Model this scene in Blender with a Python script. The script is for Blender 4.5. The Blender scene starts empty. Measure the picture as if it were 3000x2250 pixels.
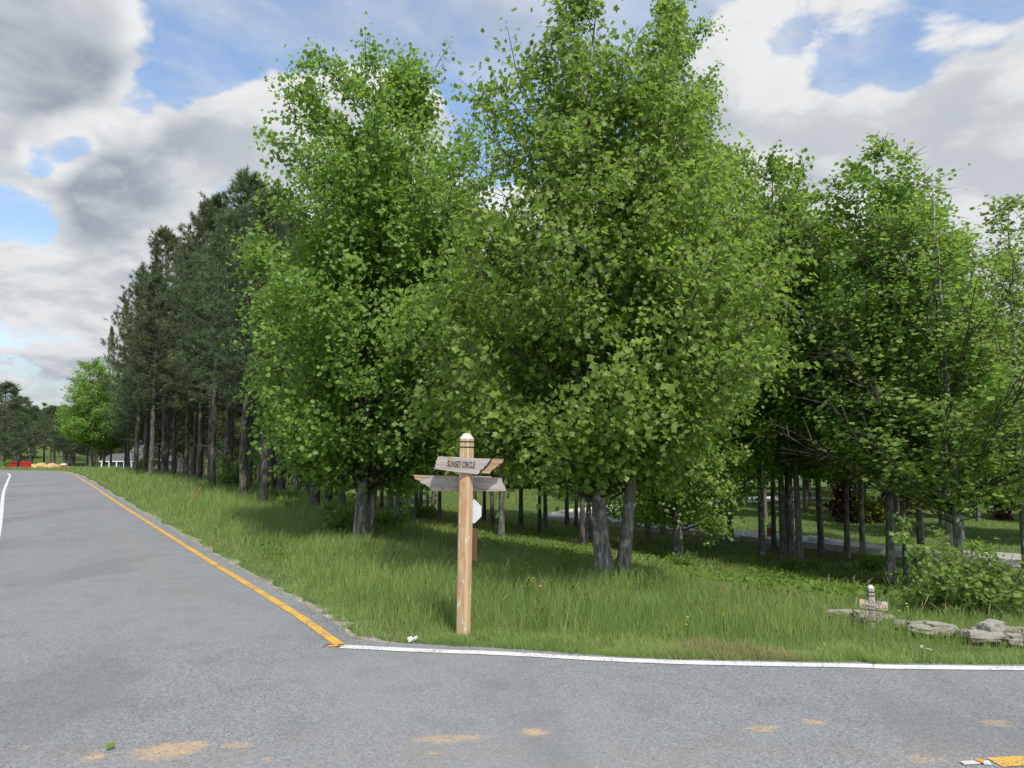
import bpy, math, random
import numpy as np
from mathutils import Vector, Matrix
R = math.radians
S = bpy.context.scene
COL = S.collection
# ------------------------------------------------------------------ camera, light, exposure
F_PX = 2254.0                      # focal length for a 3000 px wide picture
PITCH = math.atan(175 / F_PX)
EYE = 1.6
cam = bpy.data.objects.new('camera', bpy.data.cameras.new('camera'))
COL.objects.link(cam)
cam.data.sensor_width = 36; cam.data.lens = 36 * F_PX / 3000
cam.data.clip_start = 0.05; cam.data.clip_end = 6000
cam.location = (0, 0, EYE); cam.rotation_euler = (math.pi / 2 + PITCH, 0, 0)
S.camera = cam
S.view_settings.view_transform = 'Standard'; S.view_settings.look = 'None'
S.view_settings.gamma = 1; S.view_settings.use_curve_mapping = False
S.view_settings.exposure = 0.58
S.cycles.use_denoising = True
S.cycles.max_bounces = 7; S.cycles.transmission_bounces = 5; S.cycles.diffuse_bounces = 5
SUN_DIR = Vector((0.36, -0.86, 1.22)).normalized()      # towards the sun
sun_el = math.asin(SUN_DIR.z); sun_az = math.atan2(SUN_DIR.x, SUN_DIR.y)
sl = bpy.data.lights.new('sun', 'SUN'); sl.energy = 2.8; sl.angle = R(1.2); sl.color = (1.0, 0.95, 0.86)
sun = bpy.data.objects.new('sun', sl); COL.objects.link(sun)
sun.rotation_euler = (-SUN_DIR).to_track_quat('-Z', 'Y').to_euler()

# ------------------------------------------------------------------ tiny node language
class NT:
    def __init__(s, tree): s.t = tree; s.n = tree.nodes; s.l = tree.links
    def node(s, typ, ins=None, **props):
        n = s.n.new(typ)
        for k, v in props.items(): setattr(n, k, v)
        for k, v in (ins or {}).items(): s.put(n.inputs[k], v)
        return n
    def put(s, sock, v):
        if isinstance(v, bpy.types.NodeSocket): s.l.new(v, sock)
        else: sock.default_value = v
    def m(s, op, a, b=0.0, c=None, clamp=False):
        n = s.n.new('ShaderNodeMath'); n.operation = op; n.use_clamp = clamp
        s.put(n.inputs[0], a); s.put(n.inputs[1], b)
        if c is not None: s.put(n.inputs[2], c)
        return n.outputs[0]
    def vm(s, op, a, b=None, out=0):
        n = s.n.new('ShaderNodeVectorMath'); n.operation = op
        s.put(n.inputs[0], a)
        if b is not None: s.put(n.inputs[1], b)
        return n.outputs[out]
    def smooth(s, x, lo, hi, a=0.0, b=1.0):
        n = s.n.new('ShaderNodeMapRange'); n.interpolation_type = 'SMOOTHSTEP'
        s.put(n.inputs[0], x); n.inputs[1].default_value = lo; n.inputs[2].default_value = hi
        n.inputs[3].default_value = a; n.inputs[4].default_value = b
        return n.outputs[0]
    def mix(s, f, a, b):
        n = s.n.new('ShaderNodeMix'); n.data_type = 'RGBA'
        s.put(n.inputs[0], f); s.put(n.inputs[6], a if isinstance(a, bpy.types.NodeSocket) else (*a[:3], 1)); s.put(n.inputs[7], b if isinstance(b, bpy.types.NodeSocket) else (*b[:3], 1))
        return n.outputs[2]
    def noise(s, vec, scale, detail=4, rough=0.55, dist=0.0):
        n = s.n.new('ShaderNodeTexNoise'); s.put(n.inputs['Vector'], vec)
        n.inputs['Scale'].default_value = scale; n.inputs['Detail'].default_value = detail
        n.inputs['Roughness'].default_value = rough; n.inputs['Distortion'].default_value = dist
        return n.outputs['Fac']
    def attr(s, name):
        n = s.n.new('ShaderNodeAttribute'); n.attribute_name = name; return n.outputs['Fac']
    def scalev(s, vec, sc):
        n = s.n.new('ShaderNodeMapping'); s.put(n.inputs[0], vec); n.inputs['Scale'].default_value = sc
        return n.outputs[0]

# ------------------------------------------------------------------ sky: Nishita blue with a field of cumulus on top
def pxdir(px, py):                 # direction of a photograph pixel (to know where each cloud stands in the sky)
    v = Vector(((px - 1500) / F_PX, 1, -(py - 1125) / F_PX))
    v = Matrix.Rotation(PITCH, 3, 'X') @ v
    return v.normalized()
W = bpy.data.worlds.new('World'); S.world = W; W.use_nodes = True
w = NT(W.node_tree); w.n.clear()
tc = w.node('ShaderNodeTexCoord').outputs['Generated']
D = w.vm('NORMALIZE', tc)
sky = w.node('ShaderNodeTexSky', sky_type='NISHITA', sun_disc=False, sun_elevation=sun_el, sun_rotation=sun_az, air_density=1.2, dust_density=1.6, ozone_density=4.5)
sep = w.node('ShaderNodeSeparateXYZ', {0: D})
dz = w.m('ADD', w.m('MAXIMUM', sep.outputs[2], 0.0), 0.28)
comb = w.node('ShaderNodeCombineXYZ', {0: w.m('DIVIDE', sep.outputs[0], dz), 1: w.m('DIVIDE', sep.outputs[1], dz), 2: w.m('MULTIPLY', sep.outputs[2], 0.6)})
P0 = comb.outputs[0]
def cloudfield(vec):
    wv = w.vm('ADD', vec, w.vm('MULTIPLY', w.node('ShaderNodeTexNoise', {'Vector': vec, 'Scale': 2.4, 'Detail': 2.0}).outputs['Color'], (.22, .22, .22)))
    n1 = w.noise(wv, 2.6, 10, 0.56, 0.0)
    n2 = w.noise(vec, 1.0, 2, 0.5)
    return w.m('ADD', w.m('MULTIPLY_ADD', n1, 2.6, -.75), w.m('MULTIPLY_ADD', n2, .4, -.2))
nf = cloudfield(P0)
nf2 = cloudfield(w.vm('ADD', P0, (0.03, -0.05, 0.05)))
# (px, py, radius deg, weight) : where clouds gather and where the blue opens
BL = [(640, 560, 8, .34), (350, 640, 7, .2), (70, 230, 12, .46), (330, 130, 8, .40), (420, 250, 4, .22), (2300, 255, 4, -.25), (2600, 250, 4, -.12), (780, 400, 11, .20), (250, 560, 8, .22), (1150, 200, 8, .12), (560, 700, 9, .14),
      (1000, 560, 9, .10), (2350, 60, 10, .22), (2600, 120, 6, .08), (2500, 480, 9, .75), (2900, 490, 10, .75), (2750, 640, 12, .25), (2250, 470, 7, .25), (2180, 270, 3.0, .22),
      (1450, 520, 6, .22), (2650, 180, 3.5, .14), (150, 900, 9, .22), (450, 760, 6, .16), (2950, 170, 2.5, .12), (1700, 500, 9, .1), (180, 600, 5, .16), (620, 560, 4, .12),
      (540, 180, 4.0, -.36), (440, 330, 2.6, -.36), (350, 385, 2.4, -.36), (260, 410, 2.0, -.30), (170, 440, 2.0, -.34), (60, 570, 2.8, -.22), (130, 545, 2.4, -.2), (620, 620, 3, -.14), (620, 60, 5, -.22), (1420, 90, 7, -.24),
      (1560, 240, 7, -.24), (1700, 30, 9, -.2), (1100, 30, 5, -.1), (2780, 285, 7, -.34), (2420, 290, 5.5, -.30), (2930, 60, 6, -.22), (230, 700, 2.6, -.12), (40, 700, 3, -.14), (900, 40, 4, -.15), (560, 590, 3, -.16)]
bias = None
for (bx, by, rad, wt) in BL:
    d = pxdir(bx, by); wt *= .62 if wt > 0 else 1.45
    dot = w.vm('DOT_PRODUCT', D, tuple(d), out=1)
    g = w.smooth(dot, math.cos(R(rad * 1.35)), math.cos(R(rad * .15)), 0, wt)
    bias = g if bias is None else w.m('ADD', bias, g)
dens = w.m('ADD', nf, bias)
cov = w.m('MAXIMUM', w.smooth(dens, 0.46, 0.72), w.smooth(w.noise(P0, 1.6, 7, .6, .6), .36, .68, 0, .78))
lowhaze = w.smooth(sep.outputs[2], 0.0, 0.20, 0.85, 0.0)
cov2 = w.m('MAXIMUM', cov, w.m('MULTIPLY', lowhaze, w.smooth(w.noise(P0, 1.3, 4), 0.3, 0.6, 0.75, 1.0)))
thick = w.smooth(dens, 0.66, 1.25)
side = w.smooth(w.m('SUBTRACT', nf, nf2), -0.26, 0.26)
lum = w.m('ADD', w.m('MULTIPLY', side, 0.17), 0.535)
dk = w.smooth(w.vm('DOT_PRODUCT', D, tuple(pxdir(60, 290)), out=1), math.cos(R(12)), math.cos(R(4)), 0, 0.17)
lum = w.m('SUBTRACT', lum, w.m('MULTIPLY', thick, w.m('ADD', dk, 0.05)))
lum = w.m('SUBTRACT', lum, w.smooth(sep.outputs[2], .02, .16, .13, 0))
ccol = w.mix(w.smooth(lum, 0.25, 0.75), (0.74, 0.86, 1.0), (0.99, 0.995, 1.0))
cl = w.vm('MULTIPLY', ccol, None)
mulv = w.n.new('ShaderNodeVectorMath'); mulv.operation = 'SCALE'; w.put(mulv.inputs[0], ccol); w.put(mulv.inputs['Scale'], lum)
bg1 = w.node('ShaderNodeBackground', {'Color': sky.outputs[0], 'Strength': 0.14})
bg2 = w.node('ShaderNodeBackground', {'Color': mulv.outputs[0], 'Strength': 0.82})
mx = w.node('ShaderNodeMixShader', {0: cov2, 1: bg1.outputs[0], 2: bg2.outputs[0]})
wo = w.node('ShaderNodeOutputWorld', {0: mx.outputs[0]})

# ------------------------------------------------------------------ terrain and helpers
def sm(x, a, b):
    t = np.clip((np.asarray(x, float) - a) / (b - a), 0, 1); return t * t * (3 - 2 * t)
def terr(x, y):
    x = np.asarray(x, float); y = np.asarray(y, float)
    u = .848 * x + .53 * y
    z = -1.3 * sm(u, 3.6, 16.0) * sm(y, 5.9, 13.0)
    z = z - 4.4 * sm(y, 44, 98) * (1 - .5 * sm(x, -10, 25)) + 7.5 * sm(y, 140, 300)
    bump = .035 * np.sin(1.3 * x + .7 * y) * np.sin(.9 * y - .5 * x) * sm(u, 3.2, 5.5) * sm(y, 6.4, 8)
    return z + bump
def G(px, py):                     # where the sight line of a photograph pixel meets the ground
    d = pxdir(px, py); t = 2.0
    for _ in range(4000):
        x, y, z = d.x * t, d.y * t, EYE + d.z * t
        if z <= float(terr(x, y)): break
        t *= 1.0015
        if t > 900: break
    return Vector((x, y, float(terr(x, y))))
def zat(px, py, dist):             # height seen at that pixel at a given depth
    d = pxdir(px, py); return EYE + d.z / d.y * dist
def tag(o, label=None, cat=None, group=None, kind=None):
    if label: o['label'] = label
    if cat: o['category'] = cat
    if group: o['group'] = group
    if kind: o['kind'] = kind
    return o
def link(o, parent=None):
    COL.objects.link(o)
    if parent is not None: o.parent = parent
    return o
def empty(name, loc, rz=0.0):
    o = bpy.data.objects.new(name, None); o.location = loc; o.rotation_euler = (0, 0, rz); o.empty_display_size = .2
    return link(o)
def npmesh(name, V, faces, mat, smooth=False, tint=None):
    """faces: list of integer arrays (n, k)"""
    me = bpy.data.meshes.new(name)
    V = np.asarray(V, np.float32).reshape(-1, 3)
    faces = [np.asarray(f, np.int32) for f in faces if len(f)]
    loops = np.concatenate([f.ravel() for f in faces]); tot = np.concatenate([np.full(len(f), f.shape[1], np.int32) for f in faces])
    st = np.concatenate([[0], np.cumsum(tot)[:-1]]).astype(np.int32)
    me.vertices.add(len(V)); me.vertices.foreach_set('co', V.ravel())
    me.loops.add(len(loops)); me.loops.foreach_set('vertex_index', loops)
    me.polygons.add(len(tot)); me.polygons.foreach_set('loop_start', st); me.polygons.foreach_set('loop_total', tot)
    if smooth: me.polygons.foreach_set('use_smooth', np.ones(len(tot), bool))
    me.update(calc_edges=True)
    if tint is not None:
        a = me.attributes.new('tint', 'FLOAT', 'POINT'); a.data.foreach_set('value', np.asarray(tint, np.float32))
    if mat: me.materials.append(mat)
    return me
def mobj(name, me, parent=None, loc=(0, 0, 0), rot=(0, 0, 0)):
    o = bpy.data.objects.new(name, me); o.location = loc; o.rotation_euler = rot
    return link(o, parent)
class MB:                          # small hand-built meshes
    def __init__(s): s.v = []; s.f = []
    def box(s, c, d, rz=0, top=1.0, ry=0):
        b = len(s.v); M = Matrix.Rotation(rz, 3, 'Z') @ Matrix.Rotation(ry, 3, 'Y')
        for z in (-1, 1):
            k = top if z > 0 else 1
            for x, y in ((-1, -1), (1, -1), (1, 1), (-1, 1)):
                s.v.append(Vector(c) + M @ Vector((x * d[0] / 2 * k, y * d[1] / 2 * k, z * d[2] / 2)))
        s.f += [[b + i for i in q] for q in ((3, 2, 1, 0), (4, 5, 6, 7), (0, 1, 5, 4), (1, 2, 6, 5), (2, 3, 7, 6), (3, 0, 4, 7))]
        return s
    def prism(s, pts, y0, y1):     # outline in x,z extruded along y
        b = len(s.v); n = len(pts)
        for y in (y0, y1):
            for p in pts: s.v.append(Vector((p[0], y, p[1])))
        s.f.append([b + i for i in range(n)]); s.f.append([b + n + i for i in reversed(range(n))])
        for i in range(n):
            j = (i + 1) % n; s.f.append([b + j, b + i, b + n + i, b + n + j])
        return s
    def tube(s, pts, rad, n=8, cap=True):
        b = len(s.v); pts = [Vector(p) for p in pts]
        for i, p in enumerate(pts):
            t = (pts[min(i + 1, len(pts) - 1)] - pts[max(i - 1, 0)]).normalized()
            a = t.cross(Vector((.13, .97, .2))).normalized(); c = t.cross(a)
            r = rad[i] if hasattr(rad, '__len__') else rad
            for k in range(n):
                an = 2 * math.pi * k / n; s.v.append(p + a * math.cos(an) * r + c * math.sin(an) * r)
        for i in range(len(pts) - 1):
            for k in range(n):
                s.f.append([b + i * n + k, b + i * n + (k + 1) % n, b + (i + 1) * n + (k + 1) % n, b + (i + 1) * n + k])
        if cap:
            s.f.append([b + k for k in reversed(range(n))]); s.f.append([b + (len(pts) - 1) * n + k for k in range(n)])
        return s
    def mesh(s, name, mat, bevel=0, smooth=False):
        import bmesh
        me = bpy.data.meshes.new(name); me.from_pydata([tuple(v) for v in s.v], [], s.f)
        bm = bmesh.new(); bm.from_mesh(me)
        bmesh.ops.recalc_face_normals(bm, faces=bm.faces)
        if bevel: bmesh.ops.bevel(bm, geom=bm.edges[:], offset=bevel, segments=1, affect='EDGES', clamp_overlap=True)
        bm.to_mesh(me); bm.free()
        if smooth:
            for p in me.polygons: p.use_smooth = True
        me.materials.append(mat); return me
    def obj(s, name, mat, parent=None, loc=(0, 0, 0), rot=(0, 0, 0), bevel=0, smooth=False):
        return mobj(name, s.mesh(name, mat, bevel, smooth), parent, loc, rot)

# ------------------------------------------------------------------ materials
def new_mat(name):
    m = bpy.data.materials.new(name); m.use_nodes = True; t = NT(m.node_tree); t.n.clear()
    out = t.node('ShaderNodeOutputMaterial'); return m, t, out
def pos(t): return t.node('ShaderNodeNewGeometry').outputs['Position']
def objc(t): return t.node('ShaderNodeTexCoord').outputs['Object']
def princ(t, out, col, rough=.8, bump=None, bs=.3, bd=.01, spec=.3, metal=0):
    p = t.node('ShaderNodeBsdfPrincipled', {'Roughness': rough, 'Metallic': metal, 'Specular IOR Level': spec})
    t.put(p.inputs['Base Color'], col if isinstance(col, bpy.types.NodeSocket) else (*col[:3], 1))
    if bump is not None:
        b = t.node('ShaderNodeBump', {'Strength': bs, 'Distance': bd, 'Height': bump}); t.put(p.inputs['Normal'], b.outputs[0])
    t.l.new(p.outputs[0], out.inputs[0]); return p
def plain(name, col, rough=.6, var=.15, scale=6, metal=0, spec=.4):
    m, t, o = new_mat(name); n = t.noise(objc(t), scale, 6)
    c = t.mix(n, [v * (1 - var) for v in col], [min(1, v * (1 + var)) for v in col])
    princ(t, o, c, rough, n, .15, .01, spec, metal); return m
def leaf_mat(name, dark, light, trans, tf=.36, rough=.5, spec=.35, vary=.25):
    m, t, o = new_mat(name)
    tint = t.attr('tint'); rnd = t.node('ShaderNodeObjectInfo').outputs['Random']
    big = t.noise(pos(t), .9, 3)
    f = t.m('ADD', t.m('MULTIPLY', tint, .7), t.m('MULTIPLY', t.smooth(big, .3, .7), .3), clamp=True)
    c = t.mix(f, dark, light)
    hs = t.node('ShaderNodeHueSaturation', {'Hue': t.m('ADD', t.m('MULTIPLY', rnd, .03), .487), 'Saturation': 1.0, 'Value': t.m('ADD', t.m('MULTIPLY', rnd, vary), 1 - vary / 2), 'Fac': 1.0, 'Color': c})
    p = t.node('ShaderNodeBsdfPrincipled', {'Base Color': hs.outputs[0], 'Roughness': rough, 'Specular IOR Level': spec})
    tr = t.node('ShaderNodeBsdfTranslucent', {'Color': t.mix(f, [v * .75 for v in trans], trans)})
    mxx = t.node('ShaderNodeMixShader', {0: tf, 1: p.outputs[0], 2: tr.outputs[0]})
    t.l.new(mxx.outputs[0], o.inputs[0]); return m
M = {}
M['leaf'] = leaf_mat('tulip_leaf', (.088, .165, .034), (.270, .390, .082), (.42, .66, .085), tf=.45, rough=.45, spec=.38)
M['leaf_lime'] = leaf_mat('lime_leaf', (.12, .205, .045), (.27, .385, .088), (.42, .62, .10), tf=.46)
M['leaf_maroon'] = leaf_mat('maroon_leaf', (.045, .012, .018), (.11, .03, .04), (.16, .03, .05))
M['leaf_yellow'] = leaf_mat('yellow_leaf', (.13, .17, .02), (.28, .27, .04), (.30, .34, .04))
M['needle'] = leaf_mat('pine_needle', (.080, .122, .060), (.165, .220, .100), (.16, .25, .09), tf=.24, rough=.55)
M['grass'] = leaf_mat('grass_blade', (.115, .195, .045), (.315, .385, .115), (.34, .50, .11), tf=.36, rough=.45)
M['straw'] = leaf_mat('straw_blade', (.20, .16, .07), (.36, .30, .15), (.30, .25, .12), tf=.25)
M['weed'] = leaf_mat('low_weed_leaf', (.09, .18, .025), (.17, .27, .035), (.22, .38, .04))
def bark(name, c1, c2, c3, sc=1.0, patch=.5):
    m, t, o = new_mat(name); oc = objc(t)
    st = t.noise(t.scalev(oc, (26 * sc, 26 * sc, 5 * sc)), 1, 6, .65, .6)
    pl = t.noise(t.scalev(oc, (9 * sc, 9 * sc, 6 * sc)), 1, 5, .6)
    c = t.mix(t.smooth(st, .38, .62), c1, c2)
    c = t.mix(t.m('MULTIPLY', t.smooth(pl, .52, .66), patch), c, c3)
    princ(t, o, c, .9, t.m('ADD', st, t.m('MULTIPLY', pl, .4)), .9, .025, .15); return m
M['bark_pale'] = bark('tulip_bark', (.11, .102, .09), (.27, .26, .24), (.46, .47, .45), 1.0, .75)
M['bark_silver'] = bark('silver_bark', (.22, .21, .20), (.42, .41, .39), (.56, .57, .56), 1.0, .6)
M['bark_grey'] = bark('grey_bark', (.095, .085, .075), (.22, .205, .185), (.34, .34, .32), 1.0, .5)
M['bark_pine'] = bark('pine_bark', (.055, .048, .043), (.17, .15, .135), (.26, .225, .195), .8, .5)
M['twig'] = plain('twig_bark', (.075, .062, .048), .9, .3)

def m_ground():
    m, t, o = new_mat('meadow_soil'); p = pos(t)
    a = t.noise(p, .5, 5); b = t.noise(p, 9, 6); c = t.noise(p, 60, 3)
    g = t.mix(t.smooth(b, .3, .7), (.06, .105, .028), (.11, .165, .045))
    g = t.mix(t.smooth(a, .52, .72, 0, .45), g, (.14, .12, .055))
    g = t.mix(t.smooth(c, .5, .75, 0, .5), g, (.10, .085, .05))
    princ(t, o, g, .95, b, .8, .06, .1); return m
M['ground'] = m_ground()
def m_asphalt():
    m, t, o = new_mat('asphalt'); p = pos(t)
    v = t.node('ShaderNodeTexVoronoi', {'Vector': p, 'Scale': 130.0}); vc = t.node('ShaderNodeSeparateXYZ', {0: v.outputs['Color']}).outputs[0]
    v2 = t.node('ShaderNodeTexVoronoi', {'Vector': p, 'Scale': 85.0}); vc2 = t.node('ShaderNodeSeparateXYZ', {0: v2.outputs['Color']}).outputs[1]
    n0 = t.noise(p, .35, 4, .5, .4); n1 = t.noise(p, 3.0, 5); n2 = t.noise(p, 240, 3)
    g = t.mix(t.smooth(vc, .1, .95), (.160, .166, .174), (.275, .283, .292))
    g = t.mix(t.smooth(vc2, .86, .97, 0, .5), g, (.38, .385, .39))
    g = t.mix(t.smooth(vc2, .0, .08, .6, 0), g, (.06, .06, .062))
    g = t.mix(t.smooth(n0, .4, .62, 0, .45), g, (.255, .263, .268)); g = t.mix(t.smooth(t.noise(t.scalev(p, (.8, .35, 1)), 1, 5), .5, .66, 0, .4), g, (.13, .134, .14))
    g = t.mix(t.smooth(n1, .45, .75, 0, .22), g, (.09, .09, .092))
    # wheel paths polished paler along the one-way lane
    sx = t.node('ShaderNodeSeparateXYZ', {0: p})
    u = t.m('ADD', t.m('MULTIPLY', sx.outputs[0], .848), t.m('MULTIPLY', sx.outputs[1], .53))
    uw = t.m('ADD', u, t.m('MULTIPLY', t.noise(p, .25, 3), 1.2))
    for uc in (.1, 1.5):
        gg = t.smooth(t.m('ABSOLUTE', t.m('SUBTRACT', uw, uc + .6)), .05, .38, .22, 0)
        gg = t.m('MULTIPLY', gg, t.smooth(sx.outputs[1], 5.5, 8.5))
        g = t.mix(gg, g, (.25, .245, .235))
    # sandy orange clay tracked onto the road
    stain = None
    for (cx, cy, rx, ry, an, wt) in STAINS:
        mp = t.n.new('ShaderNodeMapping'); mp.vector_type = 'TEXTURE'; t.put(mp.inputs[0], p)
        mp.inputs['Location'].default_value = (cx, cy, 0); mp.inputs['Rotation'].default_value = (0, 0, an); mp.inputs['Scale'].default_value = (rx, ry, 50)
        s_ = t.smooth(t.vm('LENGTH', mp.outputs[0], out=1), .15, 1.25, wt, 0)
        stain = s_ if stain is None else t.m('MAXIMUM', stain, s_)
    sn = t.noise(t.scalev(p, (7, 17, 1)), 1, 9, .78)
    sm_ = t.smooth(t.m('ADD', stain, t.m('MULTIPLY', sn, 2.6)), 1.60, 2.30, 0, .9)
    sm_ = t.m('MULTIPLY', sm_, t.smooth(vc, .05, .6, .25, 1.0))
    g = t.mix(sm_, g, t.mix(n1, (.46, .31, .16), (.56, .41, .24)))
    br = t.smooth(sx.outputs[1], 3.6, 4.8, .16, 0)
    g = t.mix(t.m('MULTIPLY', br, t.smooth(n1, .3, .7)), g, (.42, .33, .22))
    h = t.m('ADD', t.m('MULTIPLY', vc, .7), t.m('MULTIPLY', n2, .3))
    princ(t, o, g, .82, h, .55, .006, .35); return m
def gp(px, py): q = G(px, py); return q
STAINS = []
for (x0, x1, y, h, an, wt) in ((230, 315, 2226, 26, .15, .9), (360, 620, 2207, 44, .12, 1.0), (480, 630, 2195, 36, .1, 1.0), (640, 770, 2190, 22, .1, .75), (45, 95, 2197, 20, 0, .6), (300, 340, 2138, 14, 0, .5), (760, 810, 2232, 16, 0, .6),
                         (1180, 1440, 2172, 22, .1, .8), (1500, 1625, 2152, 26, .1, .85), (1230, 1330, 2212, 18, .1, .6), (1400, 1500, 2115, 14, 0, .45), (960, 1060, 2222, 20, 0, .45),
                         (2170, 2300, 2140, 22, .05, .8), (2330, 2430, 2122, 20, .0, .75), (2860, 3000, 2126, 22, 0, .7), (2500, 2900, 2230, 30, 0, .5)):
    a_, b_ = G(x0, y), G(x1, y); c_ = (a_ + b_) / 2
    ry = abs((G((x0 + x1) / 2, y - h) - G((x0 + x1) / 2, y + h)).y) / 2
    STAINS.append((c_.x, c_.y, (b_ - a_).length / 2 * 1.2, ry * .8, an, wt))
M['asphalt'] = m_asphalt()
def m_paint(name, col, wear=.56):
    m, t, o = new_mat(name); p = pos(t); n = t.noise(p, 70, 5, .65); n2 = t.noise(p, 4, 3)
    f = t.smooth(t.m('ADD', n, t.m('MULTIPLY', n2, .35)), wear + .17, wear + .30)
    c = t.mix(t.noise(p, 9, 4), [v * .86 for v in col], col)
    c = t.mix(t.m('MULTIPLY', f, .85), c, (.15, .15, .155))
    princ(t, o, c, .6, n, .2, .003, .4); return m
M['white_paint'] = m_paint('white_road_paint', (.80, .80, .77), .50)
M['yellow_paint'] = m_paint('yellow_road_paint', (.82, .46, .055), .47)
def m_gravel():
    m, t, o = new_mat('gravel'); p = pos(t)
    v = t.node('ShaderNodeTexVoronoi', {'Vector': p, 'Scale': 55.0}); vc = t.node('ShaderNodeSeparateXYZ', {0: v.outputs['Color']}).outputs[0]
    c = t.mix(vc, (.24, .22, .18), (.56, .52, .45)); c = t.mix(t.smooth(t.noise(p, 5, 5), .45, .6, 0, .6), c, (.20, .19, .09))
    princ(t, o, c, .9, v.outputs['Distance'], .8, .02, .2); return m
M['gravel'] = m_gravel()
def m_wood(name, base, dark, grey, axis=2, greymix=.5, lichen=0.0, orange=None):
    m, t, o = new_mat(name); oc = objc(t)
    sc = [60, 60, 60]; sc[axis] = 3.0
    g = t.noise(t.scalev(oc, sc), 1, 6, .6, .5); sc2 = [14, 14, 14]; sc2[axis] = 2.2
    b = t.noise(t.scalev(oc, sc2), 1, 4, .5, .8)
    c = t.mix(t.smooth(g, .35, .65), dark, base)
    c = t.mix(t.m('MULTIPLY', t.smooth(b, .42, .6), greymix), c, grey)
    if orange: c = t.mix(t.smooth(t.noise(t.scalev(oc, (9, 9, 5)), 1, 3, .5, .6), .56, .66, 0, .8), c, orange)
    if lichen:
        l = t.noise(t.scalev(oc, (22, 22, 7)), 1, 7, .65); c = t.mix(t.smooth(l, .57, .66, 0, lichen), c, (.66, .64, .60))
    sc3 = [75, 75, 75]; sc3[axis] = 1.6; ck = t.smooth(t.noise(t.scalev(oc, sc3), 1, 3, .5), .66, .70)
    c = t.mix(t.m('MULTIPLY', ck, .8), c, [v * .25 for v in dark])
    princ(t, o, c, .85, t.m('SUBTRACT', g, ck), .6, .004, .25); return m
M['post_wood'] = m_wood('post_wood', (.60, .42, .25), (.42, .27, .14), (.56, .43, .29), 2, .5, .9, (.50, .26, .11))
M['cap_wood'] = plain('weathered_cap', (.60, .575, .52), .8, .1, 30)
M['plank_grey'] = m_wood('grey_plank', (.45, .40, .36), (.28, .24, .21), (.40, .375, .355), 0, .6, .0, (.34, .22, .11))
M['plank_raw'] = m_wood('raw_plank', (.44, .30, .17), (.28, .17, .09), (.40, .34, .27), 0, .4)
M['plank_tan'] = m_wood('tan_plank', (.58, .47, .34), (.42, .33, .24), (.55, .54, .53), 0, .6, .0, (.60, .34, .14))
M['plank_mossy'] = m_wood('mossy_plank', (.36, .32, .25), (.24, .21, .16), (.40, .39, .36), 0, .6, .3)
M['post_grey'] = m_wood('grey_post', (.42, .385, .34), (.28, .25, .22), (.45, .44, .42), 2, .5, .3, (.46, .34, .20))
M['brown'] = plain('dark_brown_board', (.12, .055, .028), .7, .2, 20)
M['black'] = plain('black_carving', (.012, .012, .012), .8, .2)
M['ink'] = plain('dark_ink', (.045, .042, .06), .8, .2)
M['white'] = plain('white_enamel', (.62, .65, .67), .4, .04, 3)
M['red'] = plain('red_paint', (.50, .025, .03), .5, .15, 2)
M['dirt'] = plain('orange_dirt', (.56, .36, .18), .95, .25, 1.5, spec=.1)
def m_stone():
    m, t, o = new_mat('field_stone'); oc = objc(t)
    a = t.noise(oc, 9, 6, .6); b = t.noise(oc, 35, 5, .65); rnd = t.node('ShaderNodeObjectInfo').outputs['Random']
    c = t.mix(t.smooth(a, .35, .6), (.42, .40, .34), (.70, .67, .58))
    c = t.mix(t.smooth(t.m('ADD', a, t.m('MULTIPLY', rnd, .16)), .66, .74), c, (.50, .27, .12))
    c = t.mix(t.smooth(b, .58, .70, 0, .7), c, (.66, .64, .58)); c = t.mix(t.smooth(b, .3, .4, .6, 0), c, (.12, .115, .095))
    princ(t, o, c, .9, t.m('ADD', a, b), .9, .02, .2); return m
M['stone'] = m_stone()
def m_brick():
    m, t, o = new_mat('brick'); oc = objc(t)
    br = t.node('ShaderNodeTexBrick', {'Vector': t.scalev(oc, (1, 1, 1)), 'Color1': (.42, .15, .085, 1), 'Color2': (.32, .11, .065, 1), 'Mortar': (.42, .36, .30, 1), 'Scale': 1.0, 'Mortar Size': .012, 'Brick Width': .21, 'Row Height': .07})
    rot = t.n.new('ShaderNodeMapping'); t.put(rot.inputs[0], oc); rot.inputs['Rotation'].default_value = (math.pi / 2, 0, 0); t.l.new(rot.outputs[0], br.inputs['Vector'])
    princ(t, o, br.outputs['Color'], .85, br.outputs['Fac'], .3, .01, .2); return m
M['brick'] = m_brick()
M['concrete'] = plain('pale_concrete', (.52, .49, .44), .85, .12, 3)
M['street'] = plain('street_surface', (.36, .355, .345), .85, .15, 1.2)
M['roof_grey'] = plain('grey_shingle_roof', (.16, .165, .175), .85, .2, 5)
M['siding'] = plain('slate_blue_siding', (.13, .17, .22), .7, .1, 1)
M['trim'] = plain('white_trim', (.78, .78, .76), .5, .05)
M['glass'] = plain('window_glass', (.03, .035, .04), .1, .1, spec=.6)
M['stonewall'] = plain('brown_stone_wall', (.24, .18, .13), .85, .4, 3)
M['cab_blue'] = plain('pale_blue_metal', (.52, .60, .64), .5, .08, 3)
M['cab_green'] = plain('grey_green_metal', (.28, .33, .30), .55, .1, 3)
M['tyre'] = plain('rubber', (.02, .02, .02), .9, .2)
M['truck'] = plain('beige_truck_paint', (.50, .46, .40), .35, .05)
M['lamp'] = plain('frosted_lamp', (.75, .66, .5), .5, .05)
M['orange'] = plain('orange_plastic', (.75, .30, .06), .5, .2, 20)
M['stake'] = m_wood('stake_wood', (.52, .24, .09), (.34, .13, .05), (.45, .25, .12), 2, .3)
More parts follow.
